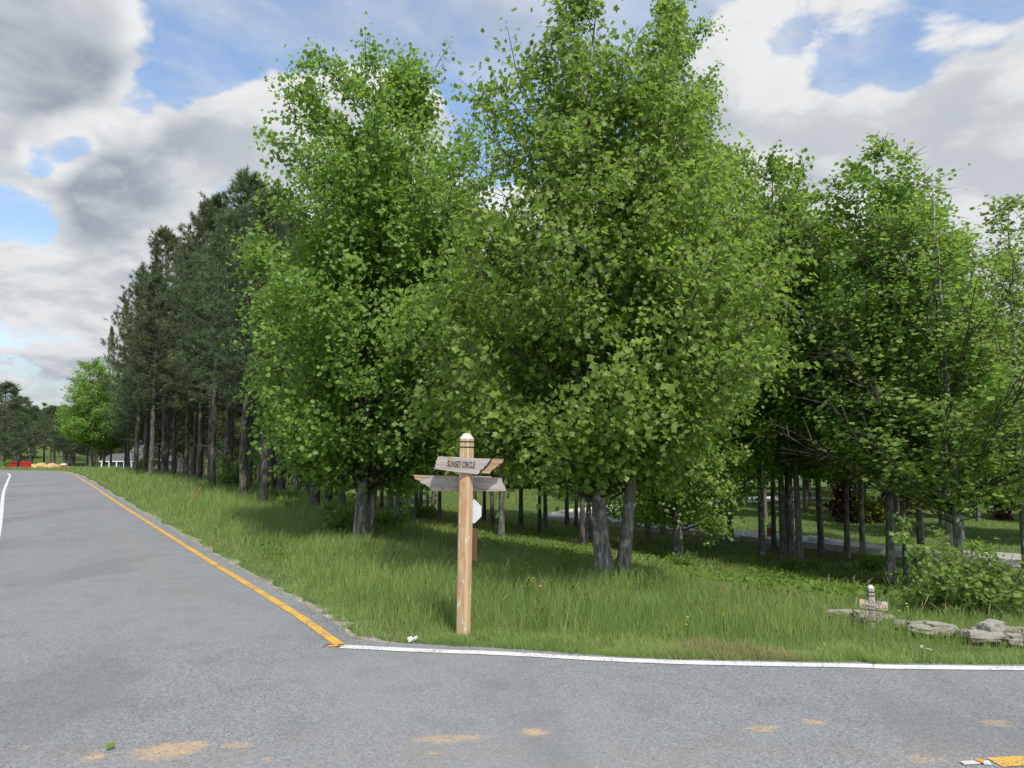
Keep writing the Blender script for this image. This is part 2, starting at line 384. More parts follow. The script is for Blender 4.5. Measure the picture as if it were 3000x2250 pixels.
M['petal_y'] = plain('yellow_petal', (.80, .62, .05), .6, .1)
M['petal_w'] = plain('white_petal', (.80, .80, .76), .6, .05)
M['paper'] = plain('crumpled_paper', (.55, .55, .52), .8, .1)

# ------------------------------------------------------------------ ground sheet
gx = np.concatenate([-np.geomspace(1800, 62, 26), np.arange(-60, 61, 1.0), np.geomspace(62, 1800, 26)])
gy = np.concatenate([-np.geomspace(1800, 14, 16), np.arange(-12, 100, 1.0), np.geomspace(101, 2500, 46)])
XX, YY = np.meshgrid(gx, gy); ZZ = terr(XX, YY)
nx, ny = len(gx), len(gy); idx = np.arange(nx * ny).reshape(ny, nx)
q = np.stack([idx[:-1, :-1], idx[:-1, 1:], idx[1:, 1:], idx[1:, :-1]], -1).reshape(-1, 4)
tag(mobj('ground', npmesh('ground', np.stack([XX, YY, ZZ], -1), [q], M['ground'], True)), kind='structure')

# ------------------------------------------------------------------ roads and markings
def catmull(pts, n=14):
    pts = [Vector(p) for p in pts]; out = []
    for i in range(len(pts) - 1):
        p0 = pts[max(i - 1, 0)]; p1 = pts[i]; p2 = pts[i + 1]; p3 = pts[min(i + 2, len(pts) - 1)]
        for k in range(n):
            t = k / n
            out.append(.5 * ((2 * p1) + (p2 - p0) * t + (2 * p0 - 5 * p1 + 4 * p2 - p3) * t * t + (3 * p1 - p0 - 3 * p2 + p3) * t ** 3))
    out.append(pts[-1]); return out
def g2(px, py): v = G(px, py); return Vector((v.x, v.y))
yl = [g2(1000, 1899), g2(905, 1830), g2(814, 1770), g2(637, 1661), g2(475, 1559), g2(339, 1471), g2(251, 1412), g2(190, 1384)]
d_ = (yl[-2] - yl[1]).normalized(); e = yl[-1]
yl += [e + Vector((-3.5, 2.6)), e + Vector((-10, 4.3)), e + Vector((-22, 4.8)), e + Vector((-45, 4.0))]
yl = catmull(yl)
wl = [g2(1000, 1900), g2(1220, 1911), g2(1492, 1922), g2(1760, 1937), g2(2034, 1948), g2(2500, 1957), g2(3000, 1965)]
e = wl[-1]; wl += [e + Vector((8, -.25)), e + Vector((30, -1.6)), e + Vector((60, -5))]
wl = catmull(wl)
ll = [g2(11, 1442), g2(22.6, 1410), g2(27, 1391)]
dl = (g2(22.6, 1410) - g2(0, 1530)).normalized()
a0 = g2(0, 1530)
ll = [a0 - dl * 11, a0 - dl * 5, a0, ll[0], ll[1], ll[2], ll[2] + Vector((-2.2, 2.4)), ll[2] + Vector((-7, 4.1)), ll[2] + Vector((-16, 5.0)), ll[2] + Vector((-40, 4.6))]
ll = catmull(ll)
def ribbon(name, line, w0, w1, z, mat):
    V = []; n = len(line)
    for i, p in enumerate(line):
        t = (line[min(i + 1, n - 1)] - line[max(i - 1, 0)]).normalized(); nr = Vector((t.y, -t.x))
        a = p + nr * (w0(i) if callable(w0) else w0); b = p + nr * (w1(i) if callable(w1) else w1)
        V += [(a.x, a.y, z + max(0, float(terr(a.x, a.y)))), (b.x, b.y, z + max(0, float(terr(b.x, b.y))))]
    f = [[2 * i, 2 * i + 1, 2 * i + 3, 2 * i + 2] for i in range(n - 1)]
    return mobj(name, npmesh(name, V, [f], mat))
def off(line, dd):
    out = []; n = len(line)
    for i, p in enumerate(line):
        t = (line[min(i + 1, n - 1)] - line[max(i - 1, 0)]).normalized(); out.append(p + Vector((t.y, -t.x)) * dd)
    return out
rs = random.Random(5)
yo = [p + Vector((rs.uniform(-.02, .02), rs.uniform(-.02, .02))) for p in off(yl, .20)]       # asphalt edge right of the yellow line
wo_ = [p + Vector((0, rs.uniform(-.012, .012))) for p in off(wl, -.105)]
corner = [p for p in yo if p.y > 6.75]
right = [p + Vector((0, .10 * max(0, 1 - (p.x + .75) / 1.6))) for p in wo_ if p.x > -.75]
c0, c1 = corner[0], right[0]
cm = [c0 * (1 - t) ** 2 + 2 * t * (1 - t) * Vector((-1.33, 6.28)) + c1 * t * t for t in (.2, .35, .5, .65, .8)]
lo = off(ll, -.45)
edge_line = list(reversed(corner)) + cm + right            # from far end of lane round the corner to the right
poly = edge_line + [Vector((66, -9)), Vector((-60, -9)), Vector((-60, 3.5)), Vector((-9, 4.2))] + lo
import bmesh
bm = bmesh.new(); bm.faces.new([bm.verts.new((p.x, p.y, .012)) for p in poly])
bmesh.ops.triangulate(bm, faces=bm.faces[:]); me = bpy.data.meshes.new('road')
bmesh.ops.recalc_face_normals(bm, faces=bm.faces); bm.to_mesh(me); bm.free(); me.materials.append(M['asphalt'])
if me.polygons[0].normal.z < 0: me.flip_normals()
road = tag(mobj('road', me), kind='structure')
tag(ribbon('yellow_edge_line', yl, -.042, .042, .0165, M['yellow_paint']), kind='structure')
tag(ribbon('white_edge_line', wl, -.05, .05, .0168, M['white_paint']), kind='structure')
tag(ribbon('left_white_edge_line', ll, -.042, .042, .0165, M['white_paint']), kind='structure')
yc = [g2(2912, 2243), g2(2990, 2238), g2(2990, 2238) + Vector((2.6, .02))]
tag(ribbon('yellow_centre_line', yc, -.05, .06, .0165, M['yellow_paint']), kind='structure')
ed = edge_line; n_ed = len(ed)
jit = [rs.uniform(.02, .16) for _ in range(n_ed)]
tag(ribbon('gravel_verge', ed, .03, lambda i: -(jit[i] * 1.2 if ed[i].x < -.9 else .02), .006, M['gravel']), kind='structure')
# the second street beyond the wood
stl = [Vector((40, -18)), Vector((22, 5)), g2(3000, 1668), g2(2687, 1636), g2(2497, 1618), g2(2225, 1590), g2(1950, 1562), g2(1730, 1533), g2(1606, 1517)]
stl[2] = stl[3] + (stl[3] - stl[4]) * 1.2; stl[1] = stl[3] + (stl[3] - stl[4]) * 4.5; stl[0] = stl[3] + (stl[3] - stl[4]) * 8
stl += [stl[-1] + Vector((4.5, 5)), stl[-1] + Vector((14, 11))]
stl = catmull(stl, 8)
tag(mobj('street', (lambda V, f: npmesh('street', V, [f], M['street']))(
    [c for p, qq in zip(off(stl, 0), off(stl, 1.9)) for c in ((p.x, p.y, float(terr(p.x, p.y)) + .07), (qq.x, qq.y, float(terr(qq.x, qq.y)) + .07))],
    [[2 * i, 2 * i + 1, 2 * i + 3, 2 * i + 2] for i in range(len(stl) - 1)])), kind='structure')
V = []; f = []
for i, p in enumerate(stl):
    z = float(terr(p.x, p.y)); t = (stl[min(i + 1, len(stl) - 1)] - stl[max(i - 1, 0)]).normalized(); nr = Vector((t.y, -t.x))
    for (o_, h_) in ((-.12, -.1), (-.12, .16), (0, .16), (.02, .06)): V.append((p.x + nr.x * o_, p.y + nr.y * o_, z + h_))
    if i: f += [[4 * i - 4 + k, 4 * i + k, 4 * i + k + 1, 4 * i - 3 + k] for k in range(3)]
tag(mobj('street_kerb', npmesh('street_kerb', V, [f], M['concrete'])), kind='structure')

# ------------------------------------------------------------------ vegetation kit
def norm(a): return a / np.maximum(np.linalg.norm(a, axis=-1, keepdims=True), 1e-9)
def tubes(P, Rr, s):               # P (n,k,3), Rr (n,k) -> verts, quads
    n, k, _ = P.shape
    T = np.empty_like(P); T[:, 1:-1] = P[:, 2:] - P[:, :-2]; T[:, 0] = P[:, 1] - P[:, 0]; T[:, -1] = P[:, -1] - P[:, -2]
    T = norm(T); A = norm(np.cross(T, np.array([.31, .87, .17]))); B = np.cross(T, A)
    an = np.arange(s) * 2 * np.pi / s
    V = P[:, :, None] + Rr[:, :, None, None] * (A[:, :, None] * np.cos(an)[None, None, :, None] + B[:, :, None] * np.sin(an)[None, None, :, None])
    base = (np.arange(n)[:, None, None] * k + np.arange(k - 1)[None, :, None]) * s; j = np.arange(s)[None, None, :]; j2 = (j + 1) % s
    F = np.stack([base + j, base + j2, base + s + j2, base + s + j], -1).reshape(-1, 4)
    return V.reshape(-1, 3), F
LOBED = np.array([(0, .42), (0, 0), (.26, .06), (.52, .24), (.36, .44), (.44, .86), (.17, .78), (0, .84), (-.17, .78), (-.44, .86), (-.36, .44), (-.52, .24), (-.26, .06)])
MEDIUM = np.array([(0, .4), (0, 0), (.5, .18), (.32, .5), (.40, .9), (0, .78), (-.40, .9), (-.32, .5), (-.5, .18)])
SIMPLE = np.array([(0, .45), (0, 0), (.48, .35), (.3, .9), (-.3, .9), (-.48, .35)])
def leaves(P, axis, nrm, size, shape, tint, rng):
    axis = norm(axis); side = norm(np.cross(axis, nrm)); nn = np.cross(side, axis)
    x = shape[:, 0]; y = shape[:, 1]; fold = np.abs(x) * .35
    curl = -.22 * y * y
    V = P[:, None] + size[:, None, None] * (side[:, None] * x[None, :, None] + axis[:, None] * y[None, :, None] + nn[:, None] * (fold + curl)[None, :, None])
    m = len(shape); b = (np.arange(len(P)) * m)[:, None, None]
    k = np.arange(1, m); k2 = np.where(k + 1 < m, k + 1, 1)
    F = np.stack([np.zeros_like(k), k, k2], -1)[None] + b
    return V.reshape(-1, 3), F.reshape(-1, 3), np.repeat(tint, m)
class Geo:
    def __init__(s): s.V = []; s.F = []; s.T = []; s.n = 0
    def add(s, V, F, T=None):
        s.V.append(V); s.F.append(F + s.n); s.n += len(V)
        if T is not None: s.T.append(T)
    def mesh(s, name, mat, smooth=False):
        return npmesh(name, np.concatenate(s.V), s.F, mat, smooth, np.concatenate(s.T) if s.T else None)
def grow(rng, H, r0, prof, nlimb, nleaf, lsize, shape, twl=.5, ntw=9, origin=(0, 0), top=(0, 0), bow=(0, 0), lo=.12, lift=.75, sides=9, k0=14, spread=.10, geo=None, bare=.25, wob=.03):
    """one stem with limbs, twigs and leaves. prof: [(z, radius)...] crown outline."""
    tg, bg, cg = geo or (Geo(), Geo(), Geo())
    pz = np.array([p[0] for p in prof]); pr = np.array([p[1] for p in prof])
    t = np.linspace(0, 1, k0); tz = -.25 + (H * .97 + .25) * t
    wv = np.cumsum(rng.normal(0, wob, (k0, 2)), 0) * t[:, None]; wv -= wv[-1] * t[:, None]
    tx = origin[0] + (top[0] - origin[0]) * t + bow[0] * np.sin(np.pi * t) + wv[:, 0]; ty = origin[1] + (top[1] - origin[1]) * t + bow[1] * np.sin(np.pi * t) + wv[:, 1]
    trunk = np.stack([tx, ty, tz], -1)
    rad = r0 * ((1 - t) ** .85 * .93 + .05) * (1 + .45 * np.exp(-np.maximum(tz, 0) / (2.2 * r0 + .05)))
    V, F = tubes(trunk[None], rad[None], sides); tg.add(V, F)
    zc = pz.min(); i = np.arange(nlimb)
    zg = np.linspace(zc, H * .985, 200); wg = np.interp(zg, pz, pr) ** 1.15 + .22; cg_ = np.cumsum(wg); cg_ /= cg_[-1]
    ze = np.interp(rng.permutation((i + rng.uniform(0, 1, nlimb)) / nlimb), cg_, zg)
    az = i * 2.399 + rng.uniform(-.5, .5, nlimb)
    reach = np.interp(ze, pz, pr) * np.where(rng.uniform(0, 1, nlimb) < .26, rng.uniform(.3, .75, nlimb), rng.uniform(.80, 1.04, nlimb)) - .10
    reach = np.maximum(reach, .10)
    el = np.interp(ze / H, [0, .3, 1], [lift * .5, lift * 1.1, lift * 1.6]) * rng.uniform(.8, 1.25, nlimb)
    zs = np.clip(ze - reach * np.tan(np.minimum(el, 1.25)), zc * rng.uniform(.7, 1.0, nlimb), ze - .04)
    sx = np.interp(zs, tz, tx); sy = np.interp(zs, tz, ty)
    cx = np.interp(ze, tz, tx); cy = np.interp(ze, tz, ty)
    k = 7; tt = np.linspace(0, 1, k)
    ex = cx + np.cos(az) * reach; ey = cy + np.sin(az) * reach; ezz = zs + (ze - zs) * rng.uniform(.8, 1.05, nlimb)
    L = np.empty((nlimb, k, 3))
    L[:, :, 0] = sx[:, None] + (ex - sx)[:, None] * tt; L[:, :, 1] = sy[:, None] + (ey - sy)[:, None] * tt
    L[:, :, 2] = zs[:, None] + (ezz - zs)[:, None] * tt ** rng.uniform(.9, 1.5, nlimb)[:, None]
    L[:, 1:] += rng.normal(0, .035, (nlimb, k - 1, 3)) * (reach[:, None, None] / 1.5)
    lr = np.interp(zs, tz, rad) * rng.uniform(.17, .30, nlimb)
    LR = np.maximum(lr[:, None] * (1 - tt) ** .8, .0035)
    V, F = tubes(L, LR, 5); bg.add(V, F)
    # twigs
    tot = nlimb * ntw
    li = np.repeat(i, ntw); s = rng.uniform(bare, 1, tot) ** .8
    fi = s * (k - 1); a = np.minimum(fi.astype(int), k - 2); fr = (fi - a)[:, None]
    B0 = L[li, a] * (1 - fr) + L[li, a + 1] * fr; ld = norm(L[li, a + 1] - L[li, a])
    out = norm(np.stack([np.cos(az[li]), np.sin(az[li]), np.zeros(tot)], -1))
    td = norm(ld * .7 + out * .2 + rng.normal(0, .62, (tot, 3)) + np.array([0, 0, .30]))
    tl = twl * rng.uniform(.45, 1.15, tot) * (.45 + .55 * np.clip(reach[li] / 1.2, 0, 1))
    kk = np.linspace(0, 1, 4)
    TP = B0[:, None] + td[:, None] * (tl[:, None] * kk)[:, :, None]; TP[:, :, 2] -= (kk ** 2 * .10)[None] * tl[:, None]
    V, F = tubes(TP, np.tile(np.array([.006, .005, .004, .002]), (tot, 1)) * (1 + r0), 3); bg.add(V, F)
    # leaves in bunches round the outer twigs
    ti = rng.integers(0, tot, nleaf); u = rng.uniform(.1, 1.08, nleaf)
    P = TP[ti, 0] * (1 - u[:, None]) + TP[ti, -1] * u[:, None] + rng.normal(0, spread, (nleaf, 3)) * np.array([1, 1, .8])
    ax = out[ti] * .5 + td[ti] * .3 + rng.normal(0, .65, (nleaf, 3)) + np.array([0, 0, -.35])
    nr = np.array([0, 0, .62]) + out[ti] * .70 + rng.normal(0, .55, (nleaf, 3))
    tw = rng.uniform(0, 1, tot)
    tint = np.clip(rng.normal(.35, .22, nleaf) + (tw[ti] - .5) * .35 + .25 * (u > .8), 0, 1)
    V, F, T = leaves(P, ax, nr, lsize * rng.uniform(.55, 1.2, nleaf), shape, tint, rng); cg.add(V, F, T)
    return tg, bg, cg
class Kind: pass
def kind_from(geo, bark, leafm, name):
    k = Kind(); k.parts = [('trunk', geo[0].mesh(name + '_trunk', bark, True)), ('branches', geo[1].mesh(name + '_branches', M['twig'] if bark is not M['bark_pine'] else M['bark_pine'], True)), ('crown', geo[2].mesh(name + '_crown', leafm))]
    return k
def plant(kind, name, loc, rz, sc, label, cat, group=None, tilt=(0, 0)):
    o = bpy.data.objects.new(name, None); o.empty_display_size = .3
    o.location = loc; o.rotation_euler = (tilt[0], tilt[1], rz); o.scale = sc if hasattr(sc, '__len__') else (sc, sc, sc)
    link(o); tag(o, label, cat, group)
    for n, me in kind.parts: link(bpy.data.objects.new(n, me), o)
    return o
rng = np.random.default_rng(11)

# --- the big near tulip trees, each grown for its own outline
def bark_big(geo, name, loc, label, bk=None, group=None):
    k = kind_from(geo, bk or M['bark_pale'], M['leaf'], name); return plant(k, name, loc, 0, 1, label, 'tree', group)
pa = G(1050, 1590)
def Hrel(px, py, p): return zat(px, py, p.y) - p.z
HA = Hrel(1071, 128, pa); kA = pa.y / F_PX
profA = [(1.1, .9), (1.8, 1.8), (3.0, 2.35), (4.4, 2.35), (.67 * HA, 2.15), (.80 * HA, 1.95), (.90 * HA, 1.5), (.96 * HA, 1.15), (HA, .3)]
geo = grow(rng, HA, .105, profA, 170, 64000, .078, SIMPLE, .62, 12, top=(.25, 0), bow=(.05, 0), lift=.62)
grow(rng, HA * .93, .085, [(1.3, .6), (2.4, 1.5), (4, 1.9), (.6 * HA, 1.75), (.8 * HA, 1.2), (.93 * HA, .1)], 80, 22000, .078, SIMPLE, .6, 12, origin=(.10, .12), top=(.75, .5), lift=.6, geo=geo)
bark_big(geo, 'tulip_tree', pa, 'broad full-crowned green tree left of the signpost in front of the pines')
pb = G(1775, 1705)
HB = Hrel(1790, -60, pb)
profB = [(1.3, .9), (1.9, 2.0), (2.6, 2.4), (3.8, 2.4), (.56 * HB, 2.05), (.72 * HB, 1.6), (.86 * HB, 1.3), (.95 * HB, .95), (HB, .1)]
geo = grow(rng, HB, .100, profB, 170, 42000, .074, MEDIUM, .55, 12, origin=(0, 0), top=(-.02, .25), bow=(-.12, 0), lift=.6, k0=18)
grow(rng, HB * .86, .082, [(1.6, .5), (2.1, 1.3), (3, 1.7), (4.5, 1.45), (6, 1.0), (.86 * HB, .1)], 80, 18000, .074, MEDIUM, .5, 12, origin=(.17, .07), top=(.55, .3), bow=(.10, 0), lift=.6, geo=geo)
# the long diagonal limb that crosses to the right
lb = np.array([[(.27, .08, 2.0), (.42, .05, 2.35), (.72, .0, 2.65), (1.0, -.05, 2.95), (1.45, -.1, 3.05), (1.9, -.2, 3.0)]])
V, F = tubes(lb, np.array([[.045, .04, .035, .028, .02, .01]]), 7); geo[1].add(V, F)
bark_big(geo, 'tulip_tree', pb, 'nearest big tree with two V-shaped trunks, right of the signpost')
pb3 = G(1985, 1648)
HB3 = Hrel(2000, -40, pb3)
profC = [(1.0, 1.3), (1.7, 2.2), (3.0, 2.5), (4.6, 2.6), (.60 * HB3, 2.0), (.74 * HB3, 1.15), (.88 * HB3, 1.1), (.96 * HB3, .85), (HB3, .1)]
geo = grow(rng, HB3, .11, profC, 180, 68000, .076, SIMPLE, .55, 12, top=(.08, 0), lift=.6)
bark_big(geo, 'tulip_tree', pb3, 'tall tree with leafy shoots at its foot right of the V-trunk tree')

# --- tree kinds reused through the wood
def mk(seed, H, r0, prof, nl, nleaf, ls, shape, bk, lm, **kw):
    r = np.random.default_rng(seed); return kind_from(grow(r, H, r0, prof, nl, nleaf, ls, shape, **kw), bk, lm, 'wood%d' % seed)
PM = lambda H, r, zb: [(zb, .4 * r), (zb + .14 * H, .9 * r), (.48 * H, r), (.66 * H, .9 * r), (.80 * H, .70 * r), (.91 * H, .46 * r), (.97 * H, .26 * r), (H, .08)]
POP = [mk(21, 9, .072, PM(9, 1.75, 2.5), 80, 16000, .086, SIMPLE, M['bark_grey'], M['leaf'], twl=.55, ntw=10, lift=.68),
       mk(22, 9, .066, PM(9, 1.5, 2.3), 74, 15000, .086, SIMPLE, M['bark_grey'], M['leaf'], twl=.55, ntw=10, lift=.72),
       mk(23, 9, .075, PM(9, 1.65, 2.8), 74, 15000, .086, SIMPLE, M['bark_pale'], M['leaf'], twl=.55, ntw=10, lift=.66)]
SLIM = [mk(31, 9, .065, PM(9, 1.45, 3.3), 52, 8500, .11, SIMPLE, M['bark_grey'], M['leaf'], twl=.6, ntw=8),
        mk(32, 9, .062, PM(9, 1.35, 3.0), 52, 8500, .11, SIMPLE, M['bark_pine'], M['leaf'], twl=.6, ntw=8)]
AIRY = mk(41, 9, .070, PM(9, 1.6, 2.3), 64, 4200, .082, SIMPLE, M['bark_silver'], M['leaf_lime'], twl=.6, ntw=9, lift=.8, bare=.35)
AIRY2 = mk(42, 9, .066, PM(9, 1.7, 2.2), 70, 8500, .082, SIMPLE, M['bark_pale'], M['leaf_lime'], twl=.6, ntw=9, lift=.75, bare=.3)
FARB = [mk(51, 9, .12, PM(9, 2.2, 1.2), 34, 3000, .26, SIMPLE, M['bark_grey'], M['leaf'], twl=.8, ntw=7), mk(52, 9, .12, PM(9, 2.0, .8), 34, 3000, .26, SIMPLE, M['bark_grey'], M['leaf_lime'], twl=.8, ntw=7)]
def bush(seed, H, r, n, ls, lm, stems=5):
    rg = np.random.default_rng(seed); geo = None
    for i in range(stems):
        a = i * 2.4; rr = r * .5
        geo = grow(rg, H * rg.uniform(.7, 1), .016, [(.08, .5 * r), (.3 * H, .65 * r), (.7 * H, .5 * r), (H, .1)], 10, n // stems, ls, MEDIUM, .28 * r + .05, 6, origin=(.05 * math.cos(a), .05 * math.sin(a)), top=(rr * math.cos(a), rr * math.sin(a)), lift=.6, sides=5, k0=7, geo=geo, spread=.05, bare=.2, wob=.01)
    return kind_from(geo, M['twig'], lm, 'bush%d' % seed)
BUSH = [bush(61, 1.0, .8, 1500, .075, M['leaf']), bush(62, 1.5, 1.0, 1500, .075, M['leaf_lime'])]
def pine(seed, H=10.0, cb=4.0, rmax=1.95):
    r = np.random.default_rng(seed); tg, bg, cg = Geo(), Geo(), Geo()
    k0 = 14; t = np.linspace(0, 1, k0); tz = -.25 + (H + .25) * t
    wv = np.cumsum(r.normal(0, .02, (k0, 2)), 0); tx, ty = wv[:, 0], wv[:, 1]
    rad = .115 * ((1 - t) ** .7 * .95 + .03) * (1 + .3 * np.exp(-np.maximum(tz, 0) / .3))
    V, F = tubes(np.stack([tx, ty, tz], -1)[None], rad[None], 9); tg.add(V, F)
    nb = 92; i = np.arange(nb); zs = cb * .82 + (H * .985 - cb * .82) * ((i + r.uniform(0, 1, nb)) / nb) ** .9
    az = i * 2.399 + r.uniform(-.4, .4, nb); hh = (zs - cb) / (H - cb)
    ln = rmax * np.interp(hh, [-.3, 0, .25, .6, .85, 1], [.7, .85, 1, .75, .42, .12]) * r.uniform(.6, 1.12, nb)
    el = np.interp(hh, [0, .5, 1], [.08, .45, 1.15]) + r.normal(0, .12, nb)
    k = 6; tt = np.linspace(0, 1, k); L = np.empty((nb, k, 3))
    bx = np.interp(zs, tz, tx); by = np.interp(zs, tz, ty)
    L[:, :, 0] = bx[:, None] + (np.cos(az) * np.cos(el) * ln)[:, None] * tt; L[:, :, 1] = by[:, None] + (np.sin(az) * np.cos(el) * ln)[:, None] * tt
    L[:, :, 2] = zs[:, None] + (np.sin(el) * ln)[:, None] * tt + (.16 * ln)[:, None] * tt ** 2.2
    L[:, 1:] += r.normal(0, .03, (nb, k - 1, 3))
    V, F = tubes(L, np.maximum(.022 * (1 - tt)[None] * (ln / rmax + .3)[:, None], .004), 4); bg.add(V, F)
    # dead stubs under the crown
    ns = 9; z2 = r.uniform(1.4, cb * .85, ns); a2 = r.uniform(0, 6.3, ns); l2 = r.uniform(.2, .8, ns)
    st = np.zeros((ns, 3, 3)); tt3 = np.linspace(0, 1, 3)
    st[:, :, 0] = np.interp(z2, tz, tx)[:, None] + np.cos(a2)[:, None] * l2[:, None] * tt3; st[:, :, 1] = np.interp(z2, tz, ty)[:, None] + np.sin(a2)[:, None] * l2[:, None] * tt3
    st[:, :, 2] = z2[:, None] + .15 * l2[:, None] * tt3
    V, F = tubes(st, np.tile([.012, .008, .003], (ns, 1)), 3); bg.add(V, F)
    ntw = 12; tot = nb * ntw; li = np.repeat(i, ntw); s = r.uniform(.28, 1, tot) ** .75; fi = s * (k - 1); a = np.minimum(fi.astype(int), k - 2); fr = (fi - a)[:, None]
    B0 = L[li, a] * (1 - fr) + L[li, a + 1] * fr; ld = norm(L[li, a + 1] - L[li, a])
    td = norm(ld * .8 + r.normal(0, .5, (tot, 3)) + np.array([0, 0, .35])); tl = r.uniform(.12, .38, tot)
    E = B0 + td * tl[:, None]
    V, F = tubes(np.stack([B0, E], 1), np.tile([.006, .003], (tot, 1)), 3); bg.add(V, F)
    # bottle-brush tufts of needles
    nn = 30; C = np.repeat(E, nn, 0) - np.repeat(td * (tl * .5)[:, None], nn, 0) * r.uniform(0, 1, (tot * nn, 1)); D0 = np.repeat(td, nn, 0)
    nd = norm(D0 * .75 + r.normal(0, .62, (tot * nn, 3))); nl = r.uniform(.12, .24, tot * nn)[:, None]
    sd = norm(np.cross(nd, r.normal(0, 1, (tot * nn, 3)))) * .0085
    V = np.stack([C - sd, C + sd, C + nd * nl + np.array([0, 0, -.012])], 1).reshape(-1, 3); F = np.arange(len(V)).reshape(-1, 3)
    tint = np.repeat(np.repeat(r.uniform(0, 1, tot), nn) * .7 + r.uniform(0, .3, tot * nn), 3); cg.add(V, F, tint)
    return kind_from((tg, bg, cg), M['bark_pine'], M['needle'], 'pine%d' % seed)
PINE = [pine(71), pine(72, rmax=1.8), pine(73, cb=4.3, rmax=1.9)]

# --- right-hand trees, placed where their trunks meet the ground
def tree_at(kinds, i, bx, by, ay, wsc, label, name='tree', cat='tree', group=None, rz=None, H0=9.0, lean=0.0, ax=None, tw=1.0):
    p = G(bx, by); ax = bx if ax is None else ax
    h = zat(ax, ay, p.y) - p.z; sz = h / H0
    k = kinds[i % len(kinds)]
    o = plant(k, name, p, rz if rz is not None else (bx * 1.7) % 6.28, (wsc, wsc, sz), label, cat, group, tilt=(0, lean))
    if tw != 1.0: o.children[0].scale = (tw, tw, 1)
    return o
T = [ (POP, 0, 2296, 1648, 398, 1.22, 'tall tree with close-set grey stems right of the V-trunk tree', 0),
      (POP, 1, 2346, 1657, 600, 1.30, 'shorter stem crowding the right side of the close-set grey stems', 0),
      (POP, 2, 2612, 1703, 398, 1.28, 'tall tree with a leaning dark trunk and high rounded top, behind the small lot sign', 0),
      (POP, 0, 2662, 1720, 470, 1.10, 'tall tree with twin grey stems right of the leaning dark trunk', 0.02),
      ([AIRY], 0, 2792, 1747, 480, 1.40, 'airy tree with a pale straight trunk and sparse yellow-green leaves near the right edge', -.01),
      ([AIRY2], 0, 2816, 1757, 640, 1.34, 'sparse tree with a darker grey trunk close behind the pale straight trunk', .03),
      ([AIRY2], 0, 3010, 1700, 560, 1.46, 'leafy yellow-green tree cut off by the right edge of the picture', 0),
      (POP, 1, 2140, 1587, 375, 1.40, 'tree whose rust-tinged top shows just right of the tallest crown', 0),
      (POP, 2, 2233, 1628, 640, 1.16, 'thin pale-barked tree left of the close-set grey stems', 0),
      (POP, 0, 2407, 1621, 760, 1.22, 'slim grey tree between the close-set stems and the lot sign', 0),
      (POP, 1, 2481, 1635, 700, 1.16, 'straight slim tree left of the pair above the lot sign', 0),
      (POP, 2, 2529, 1639, 820, 1.10, 'straight slim tree, right one of the pair above the lot sign', 0),
      (POP, 0, 2698, 1644, 560, 1.34, 'straight grey tree behind the twin grey stems in front of the stone house', 0)]
T.append((POP, 2, 2322, 1652, 560, 0.98, 'dark slim stem squeezed in the middle of the close-set grey stems', 0))
T.append((POP, 0, 2310, 1647, 520, 1.04, 'grey stem touching the left one of the close-set stems', .015))
for (kd, i, bx, by, ay, ws, lab, ln) in T: tree_at(kd, i, bx, by, ay, ws, lab, lean=ln, tw={2612: 1.35, 2296: 1.3, 2792: 1.5, 2816: 1.3}.get(bx, 1.0))
# trunks seen through the middle of the wood
MID = [(1095, 1551, 'leaning grey trunk just right of the pale trunk of the big left tree', .05), (1143, 1548, 'thick near-black trunk left of the signpost planks', 0), (1170, 1531, 'grey trunk touching the thick near-black trunk', 0),
       (1196, 1492, 'broad pale-patched trunk behind the left plank end', 0), (1218, 1528, 'trunk leaning to the right behind the left plank end with a shrub beside it', .07), (1269, 1492, 'thin dark trunk left of the wooden signpost', 0),
       (1443, 1551, 'thin dark trunk right behind the ends of the sign planks', 0), (1468, 1581, 'rough dark trunk right of the signpost below the plank ends', 0), (1525, 1551, 'single dark trunk in the grass gap right of the signpost', 0),
       (1581, 1565, 'wide black-looking trunk left of the V-trunk tree', 0), (1599, 1548, 'thinner trunk tucked beside the wide black-looking trunk', 0), (1662, 1548, 'left one of three thin trunks left of the V-trunk tree', 0),
       (1687, 1558, 'right one of three thin trunks left of the V-trunk tree', 0), (1841, 1591, 'dark trunk seen just right of the V-trunk tree', 0), (1898, 1578, 'brown trunk in front of the pale street between two big trees', 0),
       (1941, 1565, 'narrow trunk right of the brown trunk by the pale street', 0), (2080, 1572, 'narrow dark trunk left of the brick pier', 0), (2269, 1608, 'slim trunk directly right of the second brick pier', 0)]
for j, (bx, by, lab, ln) in enumerate(MID):
    tree_at(SLIM + POP[:2], j, bx, by, 560 + (j * 97) % 330, 1.0 + .1 * (j % 3), lab, lean=ln, tw={1143: 1.55, 1196: 1.35, 1468: 1.6, 1581: 1.5, 1095: 1.2}.get(bx, 1.0))
